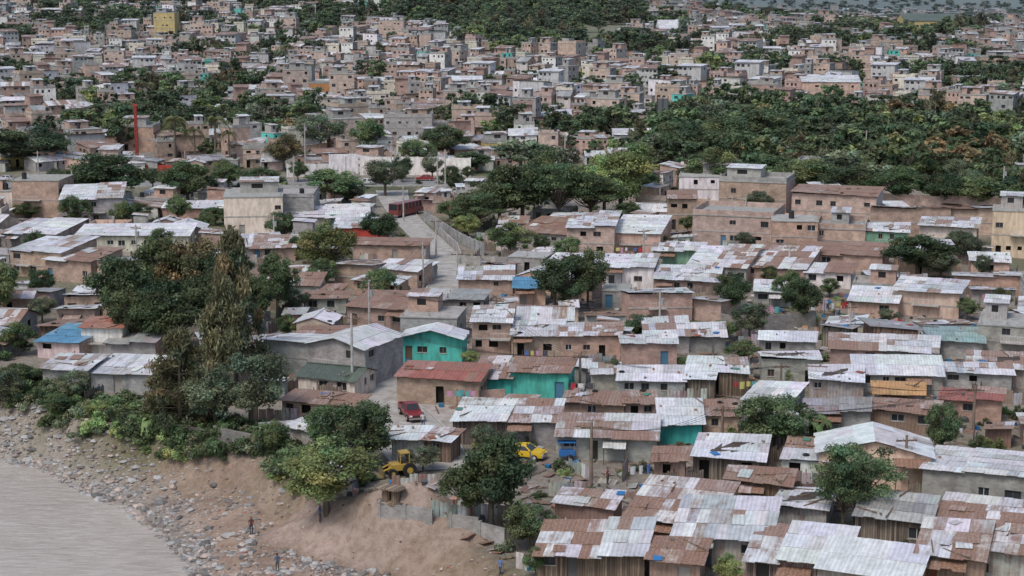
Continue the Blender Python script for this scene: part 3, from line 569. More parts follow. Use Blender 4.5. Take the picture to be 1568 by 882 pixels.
# ------------------------------------------------------------------ fill near houses
NOH=[[(585,600),(735,618),(735,665),(690,668),(690,700),(600,700)],[(855,705),(1010,705),(1000,730),(950,765),(870,760)],[(-50,262),(780,262),(780,300),(640,306),(560,300),(-50,297)],[(740,345),(1000,330),(1000,210),(740,230)],
 [(150,520),(340,520),(420,640),(420,720),(200,670),(-50,640),(-50,560),(60,560)],[(1000,300),(1000,160),(1100,160),(1220,275),(1340,295),(1600,305),(1600,160),(1200,160),(1080,260)],[(640,330),(740,330),(740,395),(690,400)],
 [(575,640),(700,700),(840,690),(860,770),(780,860),(560,780)],[(160,400),(420,400),(420,520),(160,520)],[(1090,480),(1250,480),(1250,505),(1090,520)]]
WT_LOW=['block','tin','rtin','wood','gwood','brick','dblock','block','white','tin','brick2','rtin']; WT_UP=['brick','brick','pink','block','brick2','white','salmon','cream','white','peach','lgrey','block','pink']
cnt=0
for (w0,w1,d0,d1,tries) in ((7,10.5,6,8,2600),(5.0,7.5,4.5,6.5,4500),(3.8,5.2,3.5,5,6500),(2.4,3.6,2.2,3.4,6500)):
    X=NR.uniform(-140,190,tries*2); Y=NR.uniform(110,430,tries*2); Z=hgt(X,Y); U,V=proj(X,Y,Z)
    bad=(Y<np.interp(X,BX,BY)+4)|(U<-60)|(U>1640)|(V>960)|(V<255)
    for pl in NOH: bad|=inpoly(U,V,pl)
    for x,y,z,u,v in zip(X[~bad],Y[~bad],Z[~bad],U[~bad],V[~bad]):
        W=R.uniform(w0,w1);D=R.uniform(d0,d1); yaw=math.radians((-14 if u>500 else -3)+18*float(vn(x/18,y/18,3))+R.gauss(0,6)+(90 if R.random()<.2 else 0))
        i,j=rectcells(x,y,W,D,yaw,.3)
        if len(i)<4 or OCC[i,j].mean()>.012: continue
        if v<520 and W<5 and R.random()<.5: continue
        low=v>520; wt=R.choice(WT_LOW if low else WT_UP); up_=(u>980 and v<400); st=1 if low or R.random()<(.4 if up_ else .72) or W<5 else 2
        H=(R.uniform(2.2,3.0)*st) if W>3.7 else R.uniform(1.8,2.4); rt=R.choice(['shed_f','shed_f','shed_b','shed_b','gable_x']+([] if low else ['flat','flat'])+(['flat']*4 if up_ else [])) if W>3.7 else R.choice(['shed_f','shed_b'])
        if viol(box_im(x,y,z,yaw,W,D,H),y)>.10: continue
        pal=R.choice('zzmmmrrwwzg' if low else 'zwmrzwgrzm')
        place_house(x,y,z,yaw,W,D,H,wt,rt,pal,hseed[0]+1000+cnt,st,single=True); cnt+=1
print("fill houses",cnt)
# ------------------------------------------------------------------ terrain mesh
def axis(lo,hi,a,b,st,g=1.09):
    c=list(np.arange(a,b,st)); s=st; x=b
    while x<hi: c.append(x); s=min(s*g,90); x+=s
    c.append(hi); s=st; x=a-st; l=[]
    while x>lo: l.append(x); s=min(s*g,90); x-=s
    l.append(lo); return np.array(l[::-1]+c)
ax=axis(-4000,4000,-75,60,.6,1.06); ay=axis(-200,9000,112,215,.6,1.025)
GXX,GYY=np.meshgrid(ax,ay); GZ=hgt(GXX,GYY); nx,ny=len(ax),len(ay)
V=np.stack([GXX.ravel(),GYY.ravel(),GZ.ravel()],1)
I=(np.arange(ny-1)[:,None]*nx+np.arange(nx-1)[None,:]).ravel(); F=np.stack([I,I+1,I+nx+1,I+nx],1)
x,y,z=V[:,0],V[:,1],V[:,2]; u_,v_=proj(x,y,z)
db=np.interp(x,BX,BY)-y; dw=y-np.interp(x,WX,WY)
dirt=np.array([.38,.335,.295]); sand=np.array([.43,.325,.265]); silt=np.array([.39,.355,.32]); grass=np.array([.11,.14,.055]); fg=np.array([.14,.19,.065])
c=np.tile(dirt,(len(V),1)); gm=np.clip(vn(x/9,y/9,4)*1.5,0,1)[:,None]*np.clip((y-150)/100,.35,1)[:,None]*.8; c=c*(1-gm)+grass*gm
s=sst(db/3)[:,None]; bank=np.exp(-((db-2.5)/3.5)**2)[:,None]*.75*np.clip(.5+vn(x/4,y/4,1),0,1)[:,None]
low=sand*(1+.14*vn(x/5,y/5,7))[:,None]; k=sst(1-dw/12)[:,None]; low=low*(1-k)+silt*k; c=c*(1-s)+low*s; c=c*(1-bank)+np.array([.14,.15,.075])*bank
for mx,my,r,hh in mounds:
    k=sst((1.7-np.sqrt(((x-mx)/r)**2+((y-my)/(r*1.1))**2))*2.5)[:,None]; c=c*(1-k)+np.array([.47,.365,.315])*k
k=np.clip((y-450)/300,0,1)[:,None]*np.clip(.55+vn(x/40,y/40,2)*.8,0,1)[:,None]; c=c*(1-k)+np.array([.15,.155,.085])*k
hill=np.exp(-((x+5)/175)**2-((y-1420)/330)**2)[:,None]; k=np.clip(hill*2.2,0,1); hc=fg[None,:]*(1+.35*vn(x/60,y/60,1)[:,None]); c=c*(1-k)+hc*k
k=np.clip((y-1900)/900,0,1)[:,None]; c=c*(1-k)+(np.array([.06,.085,.035])*(1+.7*vn(x/150,y/220,3)[:,None]))*k
c=np.clip(c,.01,1); me=bpy.data.meshes.new("ground"); me.vertices.add(len(V)); me.vertices.foreach_set("co",V.ravel()); me.loops.add(len(F)*4); me.loops.foreach_set("vertex_index",F.ravel().astype(np.int32))
me.polygons.add(len(F)); me.polygons.foreach_set("loop_start",np.arange(0,len(F)*4,4,dtype=np.int32)); me.update(calc_edges=True)
setup(me,np.concatenate([c,np.ones((len(c),1))],1)[F.ravel()],[M_GROUND],smooth=True); link("ground",me); print("terrain",len(F))
mb=MB(); mb.poly([(-900,20,WL),(30,20,WL),(30,330,WL),(-900,330,WL)],(.4,.35,.3),0); link("river_water",mb.mesh("river",[M_WATER]))
# ------------------------------------------------------------------ rocks
def blobs(name,P,S,C,mat,flat=.7):
    t=(1+5**.5)/2; iv=np.array([(-1,t,0),(1,t,0),(-1,-t,0),(1,-t,0),(0,-1,t),(0,1,t),(0,-1,-t),(0,1,-t),(t,0,-1),(t,0,1),(-t,0,-1),(-t,0,1)])/1.9
    fi=np.array([(0,11,5),(0,5,1),(0,1,7),(0,7,10),(0,10,11),(1,5,9),(5,11,4),(11,10,2),(10,7,6),(7,1,8),(3,9,4),(3,4,2),(3,2,6),(3,6,8),(3,8,9),(4,9,5),(2,4,11),(6,2,10),(8,6,7),(9,8,1)])
    n=len(P); V=iv[None]*(1+NR.uniform(-.28,.28,(n,12,1)))*S[:,None,None]*np.stack([NR.uniform(.7,1.3,n),NR.uniform(.7,1.3,n),NR.uniform(.45,.9,n)*flat],1)[:,None,:]
    a=NR.uniform(0,6.28,n); ca,sa=np.cos(a)[:,None],np.sin(a)[:,None]; X=V[:,:,0]*ca-V[:,:,1]*sa; Y=V[:,:,0]*sa+V[:,:,1]*ca
    V=np.stack([X,Y,V[:,:,2]],2)+P[:,None,:]; F=(fi[None]+12*np.arange(n)[:,None,None]).reshape(-1,3)
    me=bpy.data.meshes.new(name); me.from_pydata(V.reshape(-1,3).tolist(),[],F.tolist()); cc=np.concatenate([C,np.ones((n,1))],1); setup(me,np.repeat(cc,60,0),[mat]); return link(name,me)
x=NR.uniform(-85,10,210000); y=NR.uniform(110,215,210000); db=(np.interp(x,BX,BY)-y)*.75; dw=(y-np.interp(x,WX,WY))*.6
u_,v_=proj(x,y,-4+0*x)
rub=inpoly(u_,v_,[(270,830),(420,815),(560,850),(600,900),(280,900)])
p=np.where((db>-.5)&(dw>-.9),.60*np.exp(-(dw/4.6)**2)+.10*np.exp(-((db-5)/2.5)**2)+.010+.38*rub*(vn(x,y)>-.3),0)
p=p*(.5+.5*(vn(x/2.2,y/2.2,8)>-.1))
for mx,my,r_,hh in mounds: p=np.where(((x-mx)/r_)**2+((y-my)/r_)**2<3.0,0,p)
s_=NR.rand(len(x))<p; x,y=x[s_],y[s_]; rub=rub[s_]; n=len(x); S=np.clip(NR.lognormal(-1.85,.55,n),.06,.62)
g=NR.uniform(.14,.50,n)[:,None]; C=g*np.where(NR.rand(n,1)<.35,np.array([[1.12,.93,.82]]),np.array([[1,.98,.96]])); P=np.stack([x,y,hgt(x,y)+S*.12],1); blobs("river_rocks",P,S,C,M_ROCK); print("rocks",n)
x=NR.uniform(-40,5,4500); y=NR.uniform(122,172,4500); db=(np.interp(x,BX,BY)-y); k=(db>2)&((y-np.interp(x,WX,WY))>4); x,y=x[k],y[k]; n=len(x)
C=np.array([(.6,.6,.6),(.1,.25,.45),(.5,.1,.08),(.1,.1,.1),(.55,.5,.4),(.3,.25,.2)])[NR.randint(0,6,n)]; k=NR.rand(n)<.3; blobs("litter",np.stack([x,y,hgt(x,y)+.03],1)[k],NR.uniform(.06,.14,k.sum()),C[k],M_CLOTH,.5)
# ------------------------------------------------------------------ roads
def strip(name,pts,col,mat,dz=.06,kerb=True,kc=(.48,.47,.45)):
    mb=MB(); Lf=[];Rt=[]
    for i,(x,y,w) in enumerate(pts):
        a=pts[max(0,i-1)];b=pts[min(len(pts)-1,i+1)]; d=Vector((b[0]-a[0],b[1]-a[1],0)).normalized(); n=Vector((-d.y,d.x,0)); z=max(float(hgt(x,y)),float(hgt(x+n.x*w/2,y+n.y*w/2)),float(hgt(x-n.x*w/2,y-n.y*w/2)))+dz
        Lf.append(Vector((x,y,z))+n*w/2);Rt.append(Vector((x,y,z))-n*w/2)
    for i in range(len(pts)-1):
        mb.poly([Rt[i],Rt[i+1],Lf[i+1],Lf[i]],col,0)
        if kerb:
            for S,sg in((Lf,1),(Rt,-1)):
                a,b=S[i],S[i+1]; n=(b-a).cross(Vector((0,0,1))).normalized()*(-sg)*.25; u=Vector((0,0,.13))
                mb.poly([a,b,b+u,a+u],kc,1); mb.poly([a+u,b+u,b+u+n,a+u+n],kc,1); mb.poly([a+u+n,b+u+n,b+n-u*2,a+n-u*2],kc,1)
    return link(name,mb.mesh(name,[mat,M_CON]))
strip("street",RDD,(.47,.45,.42),M_ROAD)
yd=[ground(u,v) for u,v in [(590,618),(735,622),(735,662),(692,668),(688,695),(610,700)]]
mb=MB(); mb.poly([(a,b,max(0,c)+.045) for a,b,c in yd][::-1],(.46,.41,.37),0); link("dirt_yard_pavement",mb.mesh("y",[M_ROAD]))
av=[]
for u in range(-80,800,40):
    x,y,z=ground(u,281-(.004*(u-400)));av.append((x,y,13))
strip("avenue",av,(.31,.305,.30),M_ROAD,.08)
mb=MB()
for i in range(len(av)-1):
    for k in(0,.5):
        x=av[i][0]*(1-k)+av[i+1][0]*k; y=av[i][1]*(1-k)+av[i+1][1]*k; z=float(hgt(x,y))+.1; mb.poly([(x,y-.08,z),(x+1.8,y-.08,z),(x+1.8,y+.08,z),(x,y+.08,z)],(.75,.75,.7),PAINT)
link("lane_markings",mb.mesh("lm"))
def wallrun(name,pts,H,col,mat,t=.2,pil=4,cap=True):
    mb=MB()
    for i in range(len(pts)-1):
        a=Vector(pts[i]);b=Vector(pts[i+1]); L_=(b-a).length; ang=math.atan2(b.y-a.y,b.x-a.x); M=Matrix.Translation(a)@Matrix.Rotation(ang,4,'Z')
        n=max(1,int(L_/pil)); 
        for k in range(n):
            x0,x1=L_*k/n,L_*(k+1)/n; mb.box(x0+.16,x1-.16,-t/2,t/2,-1,H+R.uniform(-.03,.03),jit(col,R,.07),mat,M); mb.box(x0-.15,x0+.155,-t/2-.05,t/2+.05,-1,H+.12,jit(col,R,.05),mat,M)
    return link(name,mb.mesh(name))
def gp(u,v): return ground(u,v)
wallrun("white_boundary_wall",[gp(440,271),gp(505,270)],3.2,(.76,.75,.72),PLA)
wallrun("white_boundary_wall",[gp(505,266),gp(550,266)],5,(.82,.81,.79),PLA)
wallrun("white_boundary_wall",[gp(552,268),gp(640,268),gp(722,270)],4.6,(.82,.79,.75),PLA)
wallrun("red_boundary_wall",[gp(180,262),gp(250,262),gp(320,265)],1.6,(.40,.06,.04),PLA)
wallrun("stone_wall",[gp(672,360),gp(700,385),gp(706,402)],1.6,(.45,.43,.41),MAS,pil=2.5)
wallrun("stone_wall",[gp(650,340),gp(670,352),gp(705,375),gp(742,392)],2.2,(.42,.41,.39),MAS,pil=2.5)
wallrun("stone_wall",[gp(706,405),gp(760,408),gp(818,405)],1.6,(.42,.40,.38),MAS)
wallrun("retaining_wall",[gp(1105,505),gp(1165,508),gp(1250,500)],2.2,(.3,.28,.26),MAS)
wallrun("retaining_wall",[gp(250,668),gp(330,676),gp(400,690)],1.6,(.24,.22,.2),MAS)
wallrun("concrete_block_wall",[gp(582,786),gp(620,792),gp(665,802)],1.1,(.36,.35,.33),MAS,pil=3)
wallrun("concrete_block_wall",[gp(690,806),gp(735,818),gp(775,838)],1.1,(.36,.35,.33),MAS,pil=3)
wallrun("brick_wall",[gp(730,618),gp(775,615)],1.5,WALLC['brick'][0],MAS)
wallrun("brick_wall",[gp(1340,318),gp(1440,322),gp(1560,330)],3,WALLC['pink'][0],MAS)
def fence(x,y,yaw,Lf,kind,hh=1):
    mb=MB(); n=int(Lf/.22) if kind=='wood' else int(Lf/.8); st=Lf/max(1,n)
    for k in range(n):
        h=R.uniform(1.3,1.8)*hh; x0=k*st; c=jit((.27,.23,.20) if kind=='wood' else R.choice([(.5,.5,.5),(.36,.28,.24),(.6,.6,.6),(.3,.36,.36)]),R,.25); mb.box(x0,x0+st*.93,-.015+R.uniform(-.02,.02),.015,-.6,h,(*c,.5),WOOD if kind=='wood' else ROOF)
    for k in range(0,int(Lf),2): mb.box(k,k+.1,.02,.12,-.6,1.9*hh,(.15,.12,.1),WOOD)
    link("wooden_fence" if kind=='wood' else "corrugated_fence",mb.mesh("f"),(x,y,float(hgt(x,y))),yaw)
for u,v,l,ya,k in [(790,870,4,-30,'tin'),(600,752,4,10,'tin'),(660,790,4,-10,'tin'),(840,760,4,0,'tin'),(1000,745,5,10,'wood'),(1180,760,6,0,'wood'),(1390,760,6,-10,'wood'),(440,600,4,40,'wood'),(725,790,4,-25,'tin'),(870,720,4,-60,'tin'),(725,606,5,-3,'tin')]:
    x,y,z=ground(u,v); fence(x,y,math.radians(ya),l,k,.85)
for _ in range(1100):
    x=R.uniform(-60,90);y=R.uniform(125,330)
    if y<np.interp(x,BX,BY)+(7 if x<2 and y<170 else 3): continue
    l=R.uniform(2.5,5.5); ya=math.radians(R.choice([-9,81])+R.gauss(0,6)); 
    i=int((y-GY0)/GS);j=int((x-GX0)/GS); x2=x+l*math.cos(ya);y2=y+l*math.sin(ya);i2=int((y2-GY0)/GS);j2=int((x2-GX0)/GS)
    im=(i+i2)//2;jm=(j+j2)//2
    if OCC[i,j] or OCC[i2,j2] or OCC[im,jm]: continue
    if x<8 and y<172 and R.random()<.7: continue
    if R.random()<.5: fence(x,y,ya,l,R.choice(['wood','tin','tin']))
nb=0
def on_mound(x,y): return any(((x-a)/r)**2+((y-b)/r)**2<5 for a,b,r,_ in mounds)
for _ in range(4600):
    x=R.uniform(-110,130);y=R.uniform(130,405); d=float(np.interp(x,BX,BY))-y; i=int((y-GY0)/GS);j=int((x-GX0)/GS)
    if not(0<=i<OCC.shape[0] and 0<=j<OCC.shape[1]): continue
    z=float(hgt(x,y)); bank=-6<d<3 and R.random()<.9
    if bank and x>-1: continue
    if d>3 or on_mound(x,y): continue
    if OCC[i,j] or (not bank and R.random()<.55): continue
    if not bank and y>200 and R.random()<.16 and not OCC[max(0,i-3):i+4,max(0,j-3):j+4].any():
        s=R.uniform(.35,.7); link('broadleaf_tree',R.choice(TV[R.choice(['dark','mid','mid','olive'])]),(x,y,z-.1),R.uniform(0,6),(s,s,s)); continue
    s=R.uniform(.35,1.0)*(1.1 if bank else .8); me=R.choice(TV['bush']); link("bush",me,(x,y,z-.1),R.uniform(0,6),(s,s,s*R.uniform(.7,1.2))); nb+=1
for _ in range(300):
    x=R.uniform(-72,-18); y=float(np.interp(x,BX,BY))+R.uniform(-2.5,7); s=R.uniform(.5,1.3); link("bush",R.choice(TV['bush']),(x,y,float(hgt(x,y))-.1),R.uniform(0,6),(s,s,s))
mb=MB()
for _ in range(4800):
    x=R.uniform(-25,75);y=R.uniform(122,270); i=int((y-GY0)/GS);j=int((x-GX0)/GS)
    if OCC[i,j] or y<np.interp(x,BX,BY)-1: continue
    z=float(hgt(x,y)); M=Matrix.Translation((x,y,z+.1))@Matrix.Rotation(R.uniform(0,3),4,'Z')@Matrix.Rotation(R.uniform(-.4,.4),4,'X'); k=R.random()
    if k<.4: l=R.uniform(.5,1.8); mb.box(-l,l,-.08,.08,0,.06,jit((.25,.19,.15),R,.3),WOOD,M)
    elif k<.7: s=R.uniform(.12,.4); mb.box(-s,s,-s*.7,s*.7,-.1,s,jit(R.choice([(.4,.38,.35),(.45,.28,.2),(.1,.1,.1),(.5,.5,.5),(.05,.2,.4)]),R,.2),CON,M)
    else: s=R.uniform(.4,1.0); mb.box(-s,s,-.45,.45,0,.03,(*jit(R.choice([(.45,.45,.45),(.25,.16,.12)]),R,.2),.6),ROOF,M)
link("scrap_pile",mb.mesh("scrap"))
# ------------------------------------------------------------------ far town
FH=[]
WF=['brick','pink','brick2','pink','pink','brick','block','block','white','white','cream','lgrey','salmon','peach','brick','lgrey','pink','pink','cream','pink','white','salmon','brick2','white','lgrey','pink','block','turq','brick','lgrey','yellow','brick2']
for s in range(64):
    r=random.Random(900+s); wt=WF[s%len(WF)]; st=r.choice([1,1,1,2,2,3] if s%3 else [1,2]); W=r.choice([r.uniform(4.5,7),r.uniform(6,9),r.uniform(8,12)]);D=r.uniform(5,8.5); rt=r.choice(['shed_f','shed_f','shed_b','gable_x','flat','flat','shed_f']); pal=r.choice('zzmrrwwmgr')
    wm,rm=make_house(W,D,2.6*st,wt,rt,pal,r,st,detail=False,dens=1.35,ncl=0,sl=4)
    wm.add(rm); FH.append((wm.mesh("house"),KIND.get(wt,'painted_house'),W,D,2.6*st))
FOREST=[(985,268),(1005,180),(1100,168),(1230,165),(1330,172),(1450,182),(1568,188),(1750,188),(1750,340),(1560,332),(1340,318),(1215,300),(1120,285)]
GREEN=[(530,-90),(1015,-90),(990,40),(930,68),(850,78),(770,74),(690,58),(600,28)]
nh=nt_=0
SP=[]
def special(u0,u1,vb,ve,depth,wt,rt,pal,yaw=0,st=1):
    hseed[0]+=1; x,y,z=ground((u0+u1)/2,vb); dist=y*cp-(z-CH)*sp; W=(u1-u0)*dist/FPX; H=(vb-ve)*dist/FPX; r=random.Random(hseed[0]); place_house(x,y,z,math.radians(yaw),W,depth,H,wt,rt,pal,hseed[0],st,ncl=0); SP.append((x,y+depth/2,max(W,depth)/2+2))
special(1228,1316,152,126,14,'salmon','shed_f','w',-6,2); special(458,512,143,128,10,'orange','flat','w',0,1); special(390,466,182,158,10,'lgrey','flat','w',0,2); special(236,268,55,20,14,'yellow','flat','w',0,3); special(1385,1475,55,32,25,'yellow','gable_x','gr',0,2); special(1010,1056,52,44,30,'white','gable_x','w',0,1)
special(722,760,210,178,9,'pink','flat','w',-5,2); special(176,236,232,195,10,'brick','flat','z',0,2); special(588,662,212,180,9,'block','flat','z',0,2); special(780,822,232,208,10,'white','shed_f','w',0,2); special(1060,1085,110,88,9,'brick','flat','z',0,2); special(580,618,58,32,14,'pink','flat','z',0,3)
special(130,200,228,208,9,'brick','shed_f','z',0,1);special(350,400,248,222,9,'pink','shed_f','m',0,2);special(940,1005,232,208,10,'white','shed_f','w',0,1);special(1150,1190,150,130,9,'brick','flat','z',0,2);special(690,705,185,160,8,'turq','flat','z',0,2)
special(1465,1510,140,118,9,'pink','flat','z',0,2);special(1500,1560,110,88,9,'brick','flat','z',0,2)
TR=[]; grid={}
def free(x,y,d):
    gx,gy=int(x//6),int(y//6)
    for a in range(gx-2,gx+3):
        for b in range(gy-2,gy+3):
            for (p,q,e) in grid.get((a,b),()):
                if (p-x)**2+(q-y)**2<((d+e)*.5)**2: return False
    return True
NC=95000
Y=np.sqrt(NR.uniform(350**2,1900**2,NC)); X=NR.uniform(-1,1,NC)*(Y*.35+20); Z=hgt(X,Y); U,V=proj(X,Y,Z)
PF=inpoly(U,V,FOREST); PG=inpoly(U,V,GREEN); NZ=vn(X/26,Y/30,6)+.5*vn(X/9,Y/9,2)+.35*vn(X/70,Y/60,11)
for x,y,z,u,v,pf,pg,nz in zip(X.tolist(),Y.tolist(),Z.tolist(),U.tolist(),V.tolist(),PF,PG,NZ):
    if (v>262 and u<790) or v<-45: continue
    if y<412:
        i=int((y-GY0)/GS);j=int((x-GX0)/GS)
        if not pf or u<1000 or (0<=i<OCC.shape[0] and 0<=j<OCC.shape[1] and OCC[i,j]): continue
    if any((x-a)**2+(y-b)**2<c_*c_ for a,b,c_ in SP): continue
    thr=.46
    if 150<v<250 and u<420: thr=.28
    if u>1000 and v<170: thr=.26
    if u>1300 and v<110: thr=.36
    if v>205 and 740<u<1010: thr=-.3
    if v<60 : thr=.2
    if pf or pg or nz>thr:
        d=R.uniform(4.2,7.5) if not pf else R.uniform(3.6,7)
        if not free(x,y,d): continue
        if pg and vn(x/30,y/45,5)>.25 and R.random()<.9: grid.setdefault((int(x//6),int(y//6)),[]).append((x,y,d)); continue
        TR.append((x,y,z,pf,u,v,R.uniform(.5,1.25)*(1.1 if pf else 1)))
    else:
        me,nm,W,D,H=R.choice(FH); d=max(W,D)*R.uniform(.95,1.15)
        if not free(x,y,d): continue
        ya=math.radians(R.gauss(-6 if x>0 else 6,9)+25*math.sin(x/110+y/170))
        if viol(box_im(x,y,z,ya,W,D,H),y)>.25: continue
        s=R.uniform(.85,1.08); link(nm,me,(x,y,z),ya+(math.pi if R.random()<.15 else 0),(s*R.choice([1,1,-1]),s,s*R.uniform(.85,1.15))); nh+=1
        if R.random()<.28: TR.append((x+R.uniform(4,6),y-R.uniform(3,6),z,False,u,v,R.uniform(.35,.65)))
    grid.setdefault((int(x//6),int(y//6)),[]).append((x,y,d))
for x,y,z,pf,u,v,s in TR:
    if pf and 1340<u<1530 and v>198 and R.random()<.3: me=FT[6]
    else: me=R.choices(FT,[5,6,5,4,3,2.8,.4,1,3])[0]
    z=float(hgt(x,y)); link("tree",me,(x,y,z-.3-(1.6*s if pf else 0)),R.uniform(0,6.28),(s*R.uniform(.85,1.4),s*R.uniform(.85,1.4),s*R.uniform(.7,1.15))); nt_+=1
for _ in range(2300):
    y=R.uniform(2100,5000); u=R.uniform(900,1620); x=(u-784)/FPX*y; 
    if vn(x/260,y/260,9)<-.35: continue
    me,nm,W,D,H=R.choice(FH); s=R.uniform(1,1.8); link(nm,me,(x,y,float(hgt(x,y))),R.uniform(-.4,.4),(s*1.4,s,s)); nh+=1
for _ in range(2400):
    y=R.uniform(1800,6200); u=R.uniform(820,1620); x=(u-784)/FPX*y; me=R.choice(FT[:5]+[FT[8]]); s=R.uniform(1,2.4); link("tree",me,(x,y,float(hgt(x,y))-2),R.uniform(0,6),(s*1.6,s*1.6,s*.8))
print("far houses",nh,"trees",nt_)
# ------------------------------------------------------------------ palms & banana
def palm_mesh(seed,H=9,n=20,fl=3.4,banana=False):
    r=random.Random(seed); mb=MB(); pts=[Vector((.25*math.sin(t*2)*t,.15*t,H*t)) for t in [i/6 for i in range(7)]]
    if not banana:
        for i in range(6): mb.tube(pts[i]-Vector((0,0,.6 if i==0 else 0)),pts[i+1],.24-.01*i,.23-.01*i,(.22,.19,.15),0,7,False)
    top=pts[-1] if not banana else Vector((0,0,.9*H))
    if banana:
        mb.tube((0,0,-.2),top,.16,.1,(.16,.17,.07),0,7,False)
    for k in range(n):
        a=k*2.4+r.uniform(-.2,.2); el=r.uniform(-.3,1.1); d=Vector((math.cos(a),math.sin(a),0)); p=top.copy(); vz=math.sin(el)*1.2; seg=8; c=jit((.17,.19,.06) if not banana else (.13,.21,.065),r,.25)
        for s in range(seg):
            st=fl/seg; q=p+d*st*math.cos(min(1.2,abs(el)))*1.1+Vector((0,0,vz*st)); vz-=.36
            mb.tube(p,q,.03,.025,c,1,3,False); side=d.cross(Vector((0,0,1)))
            if banana:
                w=.24*math.sin(math.pi*(s+.5)/seg)+.05
                mb.poly([p-side*w-Vector((0,0,.07)),q-side*w-Vector((0,0,.07)),q,p],c,1); mb.poly([p,q,q+side*w-Vector((0,0,.07)),p+side*w-Vector((0,0,.07))],c,1)
            else:
                for sg in(-1,1):
                    for m_ in(.0,.33,.66):
                        b=p.lerp(q,m_); ll=.85*math.sin(math.pi*(s+1)/(seg+1.5))+.15; e=b+side*sg*ll+d*ll*.4+Vector((0,0,-.35*ll)); mb.poly([b,b+d*.17,e],jit(c,r,.15),1)
            p=q
    return mb.mesh("palm",[M_BARK,M_LEAF])
pm=[palm_mesh(1),palm_mesh(2)]
for u,vb,vt in [(268,252,178),(330,250,178),(437,118,68),(300,252,195),(1150,60,38),(352,250,200)]:
    x,y,z=ground(u,vb); dist=y*cp; s=(vb-vt)*dist/FPX/9.6; link("palm_tree",R.choice(pm),(x,y,z),R.uniform(0,6),(s,s,s))
bm=palm_mesh(5,2.2,11,1.7,True)
for u,v in [(225,655),(238,662),(215,648),(245,655),(208,662),(228,668),(1240,668),(1252,664),(1262,668),(1246,672),(335,600),(1150,720)]:
    x,y,z=ground(u,v); s=R.uniform(.7,1.05); link("banana_plant",bm,(x,y,z),R.uniform(0,6),(s,s,s))
# ------------------------------------------------------------------ poles, wires, lamps
def pole(u,vb,vt,lamp=False,wood=False):
    x,y,z=ground(u,vb); dist=y*cp-(z-CH)*sp; H=(vb-vt)*dist/FPX/cp; mb=MB(); c=(.24,.19,.15) if wood else (.5,.48,.45)
    mb.tube((0,0,-1),(0,0,H),.19,.13,c,CON,8)
    if lamp: mb.tube((0,0,H-.3),(1.8,-.6,H+.3),.05,.04,(.45,.45,.45),PAINT,5); mb.box(1.6,2.3,-.85,-.5,H+.22,H+.38,(.5,.5,.5),PAINT)
    else:
        mb.box(-1,1,-.06,.06,H-.6,H-.45,(.2,.16,.13),WOOD); 
        for q in(-.9,-.3,.3,.9): mb.tube((q,0,H-.45),(q,0,H-.25),.05,.04,(.5,.3,.2),PAINT,6)
        if R.random()<.5: mb.tube((.35,0,H-2),(.35,0,H-1.1),.25,.25,(.35,.36,.36),PAINT,10)
    link("street_lamp" if lamp else "utility_pole",mb.mesh("pole"),(x,y,z),R.uniform(-.3,.3)); return Vector((x,y,z+H-.35))
pl=[pole(*a) for a in [(540,605,480),(566,520,432),(648,440,372),(668,395,335),(618,340,285)]]
pr=[pole(*a,False,True) for a in [(905,755,645),(1385,750,665),(888,598,540),(1195,600,555),(1105,690,620),(1490,660,590),(760,520,455)]]
pa=[pole(u,284,v_) for u,v_ in ((60,232),(168,235),(285,232),(400,232))]+[pole(468,265,190),pole(600,285,220),pole(682,300,230)]
for a in [(600,284,236,True),(530,284,240,True),(670,284,240,True),(450,284,240,True),(340,284,240,True)]: pole(*a)
for a in [(1050,250,195),(1325,250,200),(1208,420,375),(985,400,350),(1010,330,285),(700,430,385),(1536,290,255),(1160,262,215),(865,250,205),(1300,520,465),(1010,500,445),(420,380,330),(210,400,345),(1120,350,300),(1430,420,370)]: pr.append(pole(*a))
mb=MB()
def wire(a,b,sag=.8):
    for o in(-.6,0,.6):
        pv=None
        for i in range(13):
            t=i/12; p=a.lerp(b,t)+Vector((o,0,-sag*4*t*(1-t)))
            if pv is not None: mb.tube(pv,p,.022,.022,(.04,.04,.04),PAINT,3,False)
            pv=p
for S in(pl,pa):
    for i in range(len(S)-1): wire(S[i],S[i+1],1.0)
for a,b in((0,2),(2,3),(0,4),(4,5),(2,6),(3,5)): wire(pr[a],pr[b],1.2)
wire(pl[0],pr[2],1.5); wire(pl[1],pr[6],1.2)
link("power_lines",mb.mesh("wires"))
x,y,z=ground(210,240); dist=y; mb=MB(); Hh=78*dist/FPX; rc=(.40,.06,.045)
for a in(-.35,.35):
    for b in(-.3,.3): mb.tube((a,b,-.5),(a,b,Hh),.08,.08,rc,PAINT,6)
k=0
while k<Hh-1:
    for b in(-.3,.3): mb.tube((-.35,b,k),(.35,b,k+1),.05,.05,rc,PAINT,5); mb.tube((.35,b,k),(-.35,b,k+1),.05,.05,rc,PAINT,5)
    k+=1
mb.box(-.25,.25,-.2,.2,1,Hh-.1,rc,PAINT); mb.box(-.7,.7,-.35,.35,Hh,Hh+.5,rc,PAINT); link("red_sign_pylon",mb.mesh("pyl"),(x,y,z))
x,y,z=ground(1013,205); mb=MB(); px=y/FPX; mb.tube((0,0,-1),(0,0,28*px),.35,.3,(.08,.08,.08),PAINT,10)
for xx in(-8,0.3,8.6):
    mb.box(xx*px-.02,(xx+.9)*px,-.3,-.11,28*px,58*px,(.06,.06,.065),PAINT)
mb.box(-8*px,9*px,-.1,.1,30*px,54*px,(.13,.14,.15),PAINT); mb.box(-8.5*px,9.5*px,-.7,.3,27*px,28*px,(.1,.1,.1),PAINT)
